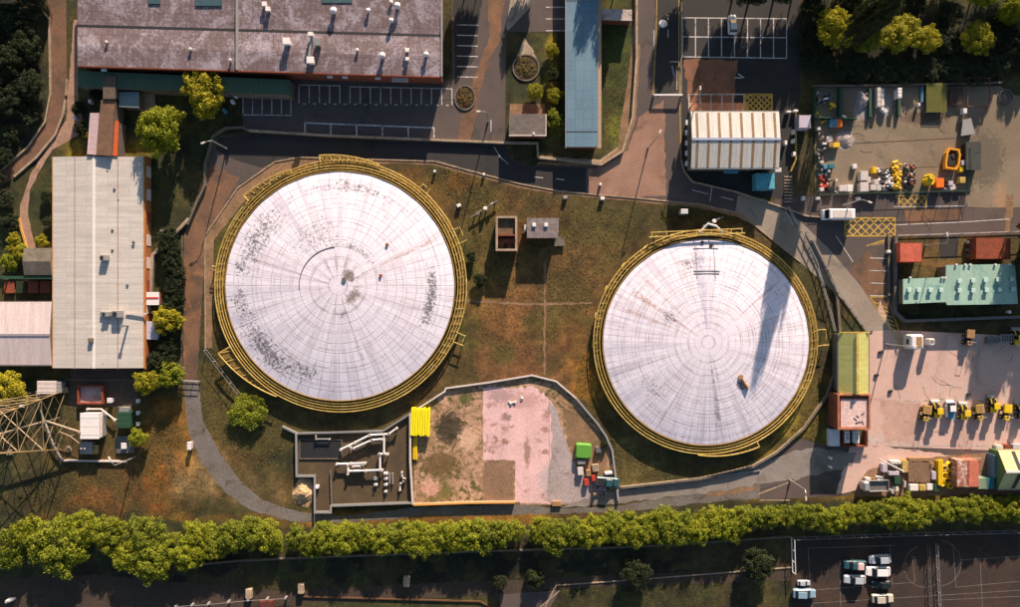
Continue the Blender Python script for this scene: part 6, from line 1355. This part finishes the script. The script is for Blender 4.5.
# bays along the top of the yard
for i, (px4, h, mt, lb) in enumerate((((839, 88, 843, 118), .8, 'darkgreen', 'dark divider left of the pale rubble bay'), ((869, 88, 872, 117), .8, 'darkgreen', 'dark divider right of the pale rubble bay'), ((898, 92, 901, 116), .8, 'darkgreen', 'dark divider below the upright white locker'))):
    container(px4, h, M[mt], lb + ' in the storage yard', 'bay_divider', cat='divider')
for i in range(4): crate(875.5, 92 + i * 4.8, .8, .9, 1.3, 'offwhite', ['topmost', 'second', 'third', 'lowest'][i] + ' of the four stacked white boxes in the left line of the storage yard bays', 0, group='left line of white boxes')
for i in range(5): crate(880.5, 92 + i * 4.4, .55, .8, .8 + .1 * (i % 2), 'white', ['topmost', 'second from top', 'middle', 'fourth from top', 'lowest'][i] + ' small white box in the right line of the storage yard bays', .1 * (i % 3 - 1), group='right line of white boxes')
crate(883, 112, .8, .8, .8, 'white', 'white box kicked out at the foot of the right line of boxes', .6)
unit('locker', (898, 88, 902, 98), 1.8, 'white', 'white', 'upright white locker at the top of the storage yard', 'locker')
timber(921, 95, .5, 3.2, 2, M['blue'], 'thin blue bundle left of the green mesh cage', 1)
cg = root('mesh_cage', W(936.5, 98, .9).to_2d().to_3d(), 'olive-yellow mesh-roofed cage at the top of the storage yard', 'cage')
q = MB()
for k in range(11): q.box((-1.95 + k * .39, 0, .9), (.07, 5.6, .06))
for k in range(15): q.box((0, -2.8 + k * .4, .95), (3.9, .06, .05))
q.build('mesh_roof', plain('olive_mesh', (150, 148, 66), .6), cg); MB().box((0, 0, .8), (3.9, 5.6, .06)).build('roof_sheet', plain('olive', (104, 104, 56), .6), cg)
for sx in (-1, 1):
    for sy in (-1, 1): MB().box((sx * 1.9, sy * 2.75, .38), (.12, .12, .76)).build('post', M['rail'], cg)
fr = root('steel_enclosure', W(975, 94), 'large dark red square frame in the top right of the storage yard', 'frame'); MB().wallline([(-2.2, -2.8), (2.2, -2.8), (2.2, 2.8), (-2.2, 2.8)], .16, 1.0, 1.16, True).build('frame', plain('darkred', (110, 60, 50), .7), fr)
for sx in (-1, 1):
    for sy in (-1, 1): MB().box((sx * 2.2, sy * 2.8, .5), (.14, .14, 1.0)).build('leg', M['rust'], fr)
flat_roof('dark_crate', [(950, 88), (963, 88), (963, 105), (950, 105)], .7, M['rust'], plain('dark_brown', (66, 48, 40), .8), 'dark brown covered crate between the mesh cage and the red frame', 'crate')
crate(961.5, 112.5, .8, 1.0, 1.1, 'white', 'small white crate below the dark red frame')
coil(1005, 97, 1.4, 'midgrey', 'loose dark cable coil at the right end of the storage yard', 0, 2, .08)
crate(916.5, 106, .5, .6, .9, 'white', 'tiny white box left of the mesh cage'); 
# left end of the yard
bags(832, 106.5, .9, 1.0, 7, M['yellow'], 'yellow sacks in the upper left of the storage yard', seed=4)
crate(831, 124.5, 1.4, 1.6, 1.0, 'blue', 'pale blue crate left of the orange crate'); crate(836.8, 124.3, 1.2, 1.6, 1.0, 'orange', 'vivid orange crate touching the pale blue crate')
for i, (x_, y_, w_, d_, mt, lb, a) in enumerate(((828, 140, 1.2, 1.2, 'offwhite', 'cream crate above the yellow box on the left of the storage yard', .2), (834.5, 146, 1.4, .9, 'yellow', 'flat yellow crate right of the dark bay on the left of the storage yard', .1), (829, 146, 1.0, .9, 'wood', 'tan crate touching the flat yellow crate', 0), (823, 144.5, .9, .4, 'white', 'thin white plank box left of the tan crate', 0),
      (817, 130, .7, .6, 'white', 'white sack-like box at the left fence of the storage yard', .4), (824, 100, 1.0, .3, 'white', 'bent white panel lying in the upper left of the storage yard', .2), (816, 94, .5, .5, 'white', 'tiny white box in the upper left corner of the storage yard', 0), (842, 117.5, .9, .4, 'white', 'small white plank box above the orange crate', -.3),
      (814.5, 114, .6, .6, 'yellow', 'tiny yellow box at the left fence of the storage yard', .3), (821, 123, .4, .4, 'yellow', 'tiny yellow pot left of the pale blue crate', 0), (824, 121.5, .35, .35, 'rail', 'tinier ochre pot left of the pale blue crate', 0),
      (829.5, 167, 1.3, .9, 'teal', 'pale teal crate halfway down the left fence of the storage yard', 0), (824, 167.5, 1.0, .9, 'blue', 'blue box left of the pale teal crate', .1), (820, 163, .8, .5, 'offwhite', 'white box above the blue box at the left fence', .2), (827, 172, .5, .5, 'offwhite', 'tiny pale box below the pale teal crate', .5),
      (853, 167, .9, .9, 'white', 'white box with dark centre standing alone left of the white stacks', .2), (834.5, 181, .5, .6, 'offwhite', 'tiny pale post box above the foot fence of the storage yard', 0), (819, 178, .5, .8, 'red', 'small red box low on the left fence of the storage yard', 0), (823, 187, 1.6, .6, 'red', 'low red box at the lower left corner of the storage yard', .3), (820, 190, .9, .7, 'offwhite', 'pale box under the low red one', .1), (829, 189, 1.6, .8, 'dark', 'dark crate between the low red box and the white stacks', 0), (816.5, 199, .9, .6, 'offwhite', 'pale block outside the lower left corner of the yard fence', .1))):
    crate(x_, y_, w_, d_, .7 + .1 * (i % 3), mt, lb, a)
tag(MB().wallline([(-5, 3), (-5, -3.2), (3.2, -3.4)], .2, 0, 1.2).build('bay_wall', M['darkgreen'], None, W(838, 103)), 'low dark wall enclosing the upper left bay of the storage yard', 'wall')
# between workshop and yard
for i, (x_, y_) in enumerate(((787, 113), (794, 112), (792, 142), (792, 133), (792.5, 155), (784, 144), (802, 199), (788, 113.5))):
    if i == 7: continue
    tag(MB().box((0, 0, .5), (.9 if i < 2 else .5, .35 if i < 2 else .8, 1.0), 0, .04).build('bin', M['white'], None, W(x_, y_)), ['long white trough left of the lilac cabin', 'second white trough nearest the lilac cabin', 'middle white bin right of the workshop', 'upper white bin right of the workshop', 'lower white bin right of the workshop', 'lone white bin close to the right wall of the workshop', 'pale bin at the road below the storage yard corner'][i], 'bin')
m = MB()
for k in range(9): m.box((0, -k * .62, .08), (1.6, .25, .16))
tag(m.build('cattle_grid_steps', M['kerb'], None, W(788, 177)), 'flight of pale sleepers stepping down right of the bright teal container', 'steps')
wallthing('wall', [(795, 110), (795, 160), (790, 172)], .2, .6, M['rail'], 'thin yellowish low wall between the workshop and the storage yard', 'wall')
# rubble by the grey-green wall
rgx = random.Random(5)
for i, (x_, y_, w_, d_, mt, lb) in enumerate(((581, 461, 1.6, .8, 'grey', 'grey pallet under the green tarpaulin'), (580, 470, 1.2, 1.6, 'offwhite', 'pale crate in the rubble below the green tarpaulin'), (588, 472, 1.0, 1.2, 'wood', 'brown crate between the pale ones below the green tarpaulin'), (595, 467, 1.4, 1.4, 'kerb', 'sand-coloured crate right of the brown crate'), (586, 481, .9, 1.4, 'red', 'left red box beside the dark teal pickup'), (593, 477, .8, 1.2, 'red', 'right red box nearer the dark teal pickup'), (596, 484, 1.2, 1.4, 'dark', 'dark box left of the dark teal pickup'), (598, 449, 1.2, 1.1, 'midgrey', 'grey pot-like box right of the green tarpaulin'), (602, 493, .9, .6, 'dark', 'small dark box below the dark teal pickup'), (594, 493, .6, .5, 'wood', 'tiny brown box below the dark box'), (608, 472, 1.6, .5, 'white', 'white strip box just above the dark teal pickup'))):
    crate(x_, y_, w_, d_, .8, mt, lb, rgx.uniform(-.15, .15))
tag(MB().box((0, 0, .25), (1.9, 1.0, .5), 0, .05).build('manhole_box', M['wood'], None, W(556.5, 503)), 'brown timber box at the foot of the grey slab', 'box')
for i, (x_, y_, a) in enumerate(((514, 402, .3), (521, 398, 1.5), (510, 403, 2.2))): tag(MB().box((0, 0, .12), (1.0, .18, .2), a, .04).box((.2, 0, .2), (.3, .5, .2), a, .04).build('debris', M['white'], None, W(x_, y_)), ['middle', 'right', 'left'][i] + ' scrap of white debris on the top of the pink slab', 'debris')
# meter rig in the scrub north-east of larger gasholder
def rig(px, py, a, label, s_=1.0):
    rt = root('valve_rig', W(px, py), label, 'valve rig', rz=a)
    MB().tube([(-3.2 * s_, 0, .8), (3.2 * s_, 0, .8)], .16, 8).build('pipe', M['midgrey'], rt)
    for k in (-2.4, -.9, .4, 2.4): MB().cyl((k * s_, 0, 0), .12, .8, 8).build('support', M['dark'], rt)
    MB().cyl((.1, 0, .8), .42, .5, 14).cyl((.1, 0, 1.3), .3, .2, 12).build('valve', M['white'], rt); MB().torus((-1.6 * s_, 0, 1.3), .3, .05, 14, 5).cyl((-1.6 * s_, 0, .8), .05, .5, 6).build('handwheel', M['grey'], rt); MB().box((1.6 * s_, .1, 1.05), (.7, .4, .4), 0, .05).build('actuator', M['galv'], rt)
rig(485, 209.5, R(32), 'white-topped valve rig slanting across the scrub beside the larger gasholder'); rig(712, 222, R(25), 'tangled valve rig above the top of the smaller gasholder', .7)
unit('instrument_box', (681, 209, 688, 214), 2.0, 'offwhite', 'white', 'white instrument box on a post above the smaller gasholder', 'box')
pipe('vent_pipe', [(700, 232, 2), (708, 224, 2.6), (716, 226, 2.6), (722, 232, 2)], .22, 'white', 'curved white pipe arching onto the top of the smaller gasholder')
for i, (x_, y_) in enumerate(((602, 199), (565, 198), (459, 206), (600, 185), (435, 172), (484, 175))): tag(MB().box((0, 0, .4), (.8 if i < 3 else .45, .6 if i < 3 else .45, .8), .2 * i, .06).build('marker_box', M['white' if i != 1 else 'grey'], None, W(x_, y_)), ['white marker box on the kerb below the road junction', 'grey marker box on the kerb above the grey-roofed hut', 'pale box in the orange grass beside the larger gasholder', 'tiny white post in the road junction', 'tiny white post in the grass north of the larger gasholder', 'tiny white post on the kerb above the valve rig'][i], 'box')
# lower right cluttered yard
tk = root('flatbed_truck', W(871, 484), 'grey open flatbed truck in the lower right yard', 'truck', rz=R(2))
MB().box((.8, 0, 1.0), (3.9, 2.1, .35), 0, .05).build('flatbed', M['midgrey'], tk); MB().box((-1.9, .1, 1.25), (1.2, 1.9, 1.9), 0, .2).build('cab', M['galv'], tk); MB().box((-1.9, .1, 2.22), (.8, 1.4, .04)).build('cab_roof', M['grey'], tk); MB().wallline([(-1.1, -1.05), (2.75, -1.05), (2.75, 1.05), (-1.1, 1.05)], .08, 1.17, 1.55, True).build('dropside', M['grey'], tk)
for sx in (-1.8, 1.9):
    for sy in (-1, 1): MB().cyl((sx, sy * .95 - .14, .45), .45, .28, 16, None, 'y').build('wheel', M['rubber'], tk)
for i, (x_, y_, w_, d_, mt, lb, a) in enumerate(((866, 478.5, 1.1, .8, 'offwhite', 'cream crate at the top left of the grey flatbed', 0), (872, 479, .9, .7, 'wood', 'tan crate in the middle above the grey flatbed', 0), (877.5, 478, 1.3, 1.1, 'white', 'white crate at the top right of the grey flatbed', 0), (865, 487, .8, .5, 'offwhite', 'small pale crate below the cream one on the grey flatbed', .2),
      (882, 466.5, 1.1, 1.7, 'lilac', 'upright lilac-grey crate left of the jib arm', 0), (893, 461, 2.2, .6, 'offwhite', 'long pale crate above the jib arm', 0), (891.5, 472, 2.2, .8, 'lilac', 'long lilac crate under the jib arm', 0), (892, 465, 1.0, .9, 'midgrey', 'grey crate between the two long crates', .1), (902, 465, 1.2, 2.4, 'rail', 'yellow-ochre crate at the end of the jib arm', 0), (895, 479, 1.4, 1.6, 'darkgreen', 'dark green crate in the middle of the lower right yard', 0), (893.5, 487.5, .9, .8, 'white', 'small white open crate near the hedge in the lower right yard', .1), (889.5, 490, .5, .8, 'offwhite', 'tiny pale box near the hedge left of the white open crate', .4), (902.5, 483, .4, 1.2, 'offwhite', 'thin upright white plank box in the lower right yard', -.1),
      (911, 486, 1.8, 1.3, 'white', 'large white crate at the foot of the brown timber deck', 0), (919.5, 486, 1.3, 1.2, 'rail', 'brass-coloured crate between the two white ones', 0), (927, 485.5, 1.2, 1.3, 'white', 'square white crate right of the brass-coloured one', 0), (929.5, 464, .8, .9, 'wood', 'tan crate at the upper right of the brown timber deck', 0), (930.5, 474, .9, 1.6, 'lilac', 'lilac crate right of the brown timber deck', 0), (933.5, 486.5, 1.1, 1.5, 'darkgreen', 'green crate left of the yellow coils', 0))):
    crate(x_, y_, w_, d_, .9 + .1 * (i % 3), mt, lb, a)
pipe('jib_arm', [(881, 460, 2.2), (903, 471, 2.2)], .16, 'offwhite', 'pale straight jib arm slanting over the crates', 'jib')
timber(917, 471, 4.4, 4.2, 11, M['brownconc'], 'wide brown timber deck in the lower right yard', 2, 'timber_deck'); timber(918, 458.5, 4.8, .7, 2, M['wood'], 'long pale planks along the top of the brown timber deck', 2, along='x')
timber(937, 471, 1.0, 5.0, 3, M['yellow'], 'upright bright yellow pipes left of the yellow coils', 3)
for i, (x_, y_, r_) in enumerate(((949, 465.5, .85), (949, 474, .85), (943.5, 475, .75), (940.5, 482, .7), (949, 485, .6), (943, 467.5, .55))):
    coil(x_, y_, r_, 'yellow' if i != 5 else 'rail', ['topmost big', 'middle right', 'middle left', 'lower left', 'lowest right small', 'dull inner'][i] + ' yellow pipe coil in the lower right yard')
for i, (x_, w_) in enumerate(((961, 2.6), (974, 2.4))): timber(x_, 460 - i * 1.5, w_, .5, 2, M['kerb'], ['pale planks lying along the top of the patchy rusty container', 'pale planks lying along the top of the salmon-pink container'][i], 1, along='x')
for i, (x_, y_, w_, mt) in enumerate(((996, 446.5, 1.5, 'offwhite'), (1004, 446, 1.2, 'rust'), (1014, 445.5, 2.0, 'lilac'), (994, 456, .9, 'white'))): crate(x_, y_, w_, 1.0, 1.0, mt, ['pinkish crate at the top left corner of the green and cream shed', 'rusty crate behind the top of the green and cream shed', 'lilac crate at the right edge behind the green and cream shed', 'white crate at the left side of the green and cream shed'][i])
# odds by the teal block
for i, (x_, y_) in enumerate(((966, 243), (967, 250), (968, 256), (887, 252), (1007, 312), (857, 199))): tag(MB().box((0, 0, .4), (.7, .6, .8), 0, .05).cyl((0, 0, .8), .15, .2, 8).build('cabinet', M['midgrey' if i < 3 else 'white'], None, W(x_, y_)), ['topmost grey cabinet left of the long rusty container', 'middle grey cabinet left of the long rusty container', 'lowest grey cabinet left of the long rusty container', 'white cabinet on the wall left of the salmon container', 'tiny white cabinet below the teal office block', 'tiny white cabinet left of the yellow box marking'][i], 'cabinet')
sheet('dark_bay_floor', [(939, 237), (958, 236), (958, 258), (940, 259)], M['asphalt_dark'], 1)
for i, (x_, y_) in enumerate(((887 - 14, 351), (873, 352), (869, 375), (883, 391), (961, 394))):
    if i == 0: continue
    tag(MB().box((0, 0, .2), (.8, .5, .4), .3, .06).build('kerb_block', M['dark'], None, W(x_ + 7, y_)), ['', 'dark block by the lime shed at the edge of the pink car park', 'dark block halfway down beside the lime shed', 'brown-dark frame block right of the brick store', 'dark block on the bay line in the pink car park'][i], 'block')
for i, y_ in enumerate((457, 466)): tag(MB().cyl((0, 0, 0), .22, 1.0, 10).cyl((0, 0, 1.0), .28, .12, 10).build('bollard', M['white'], None, W(828.5, y_)), ['upper', 'lower'][i] + ' of two white bollards on the road below the pallet stack', 'bollard')
tag(MB().side([(-.7, 0), (.7, 0), (.15, 1.9), (-.15, 1.9)], -.2, .2).build('road_sign', M['white'], None, W(12.5, 598)), 'narrow white wedge-shaped sign in the bottom left corner', 'sign')
for i, (x_, y_) in enumerate(((250, 592), (302, 587), (407, 580))): tag(MB().box((0, 0, .5), (1.2, 2.0, 1.0), 0, .1).build('gate_pier', M['kerb'], None, W(x_, y_)), ['left', 'middle', 'right'][i] + ' stone gate pier above the bottom path', 'pier')

# ---------------------------------------------------------------- empty materials or names nothing uses are dropped
for m_ in list(bpy.data.materials):
    if m_.users == 0: bpy.data.materials.remove(m_)
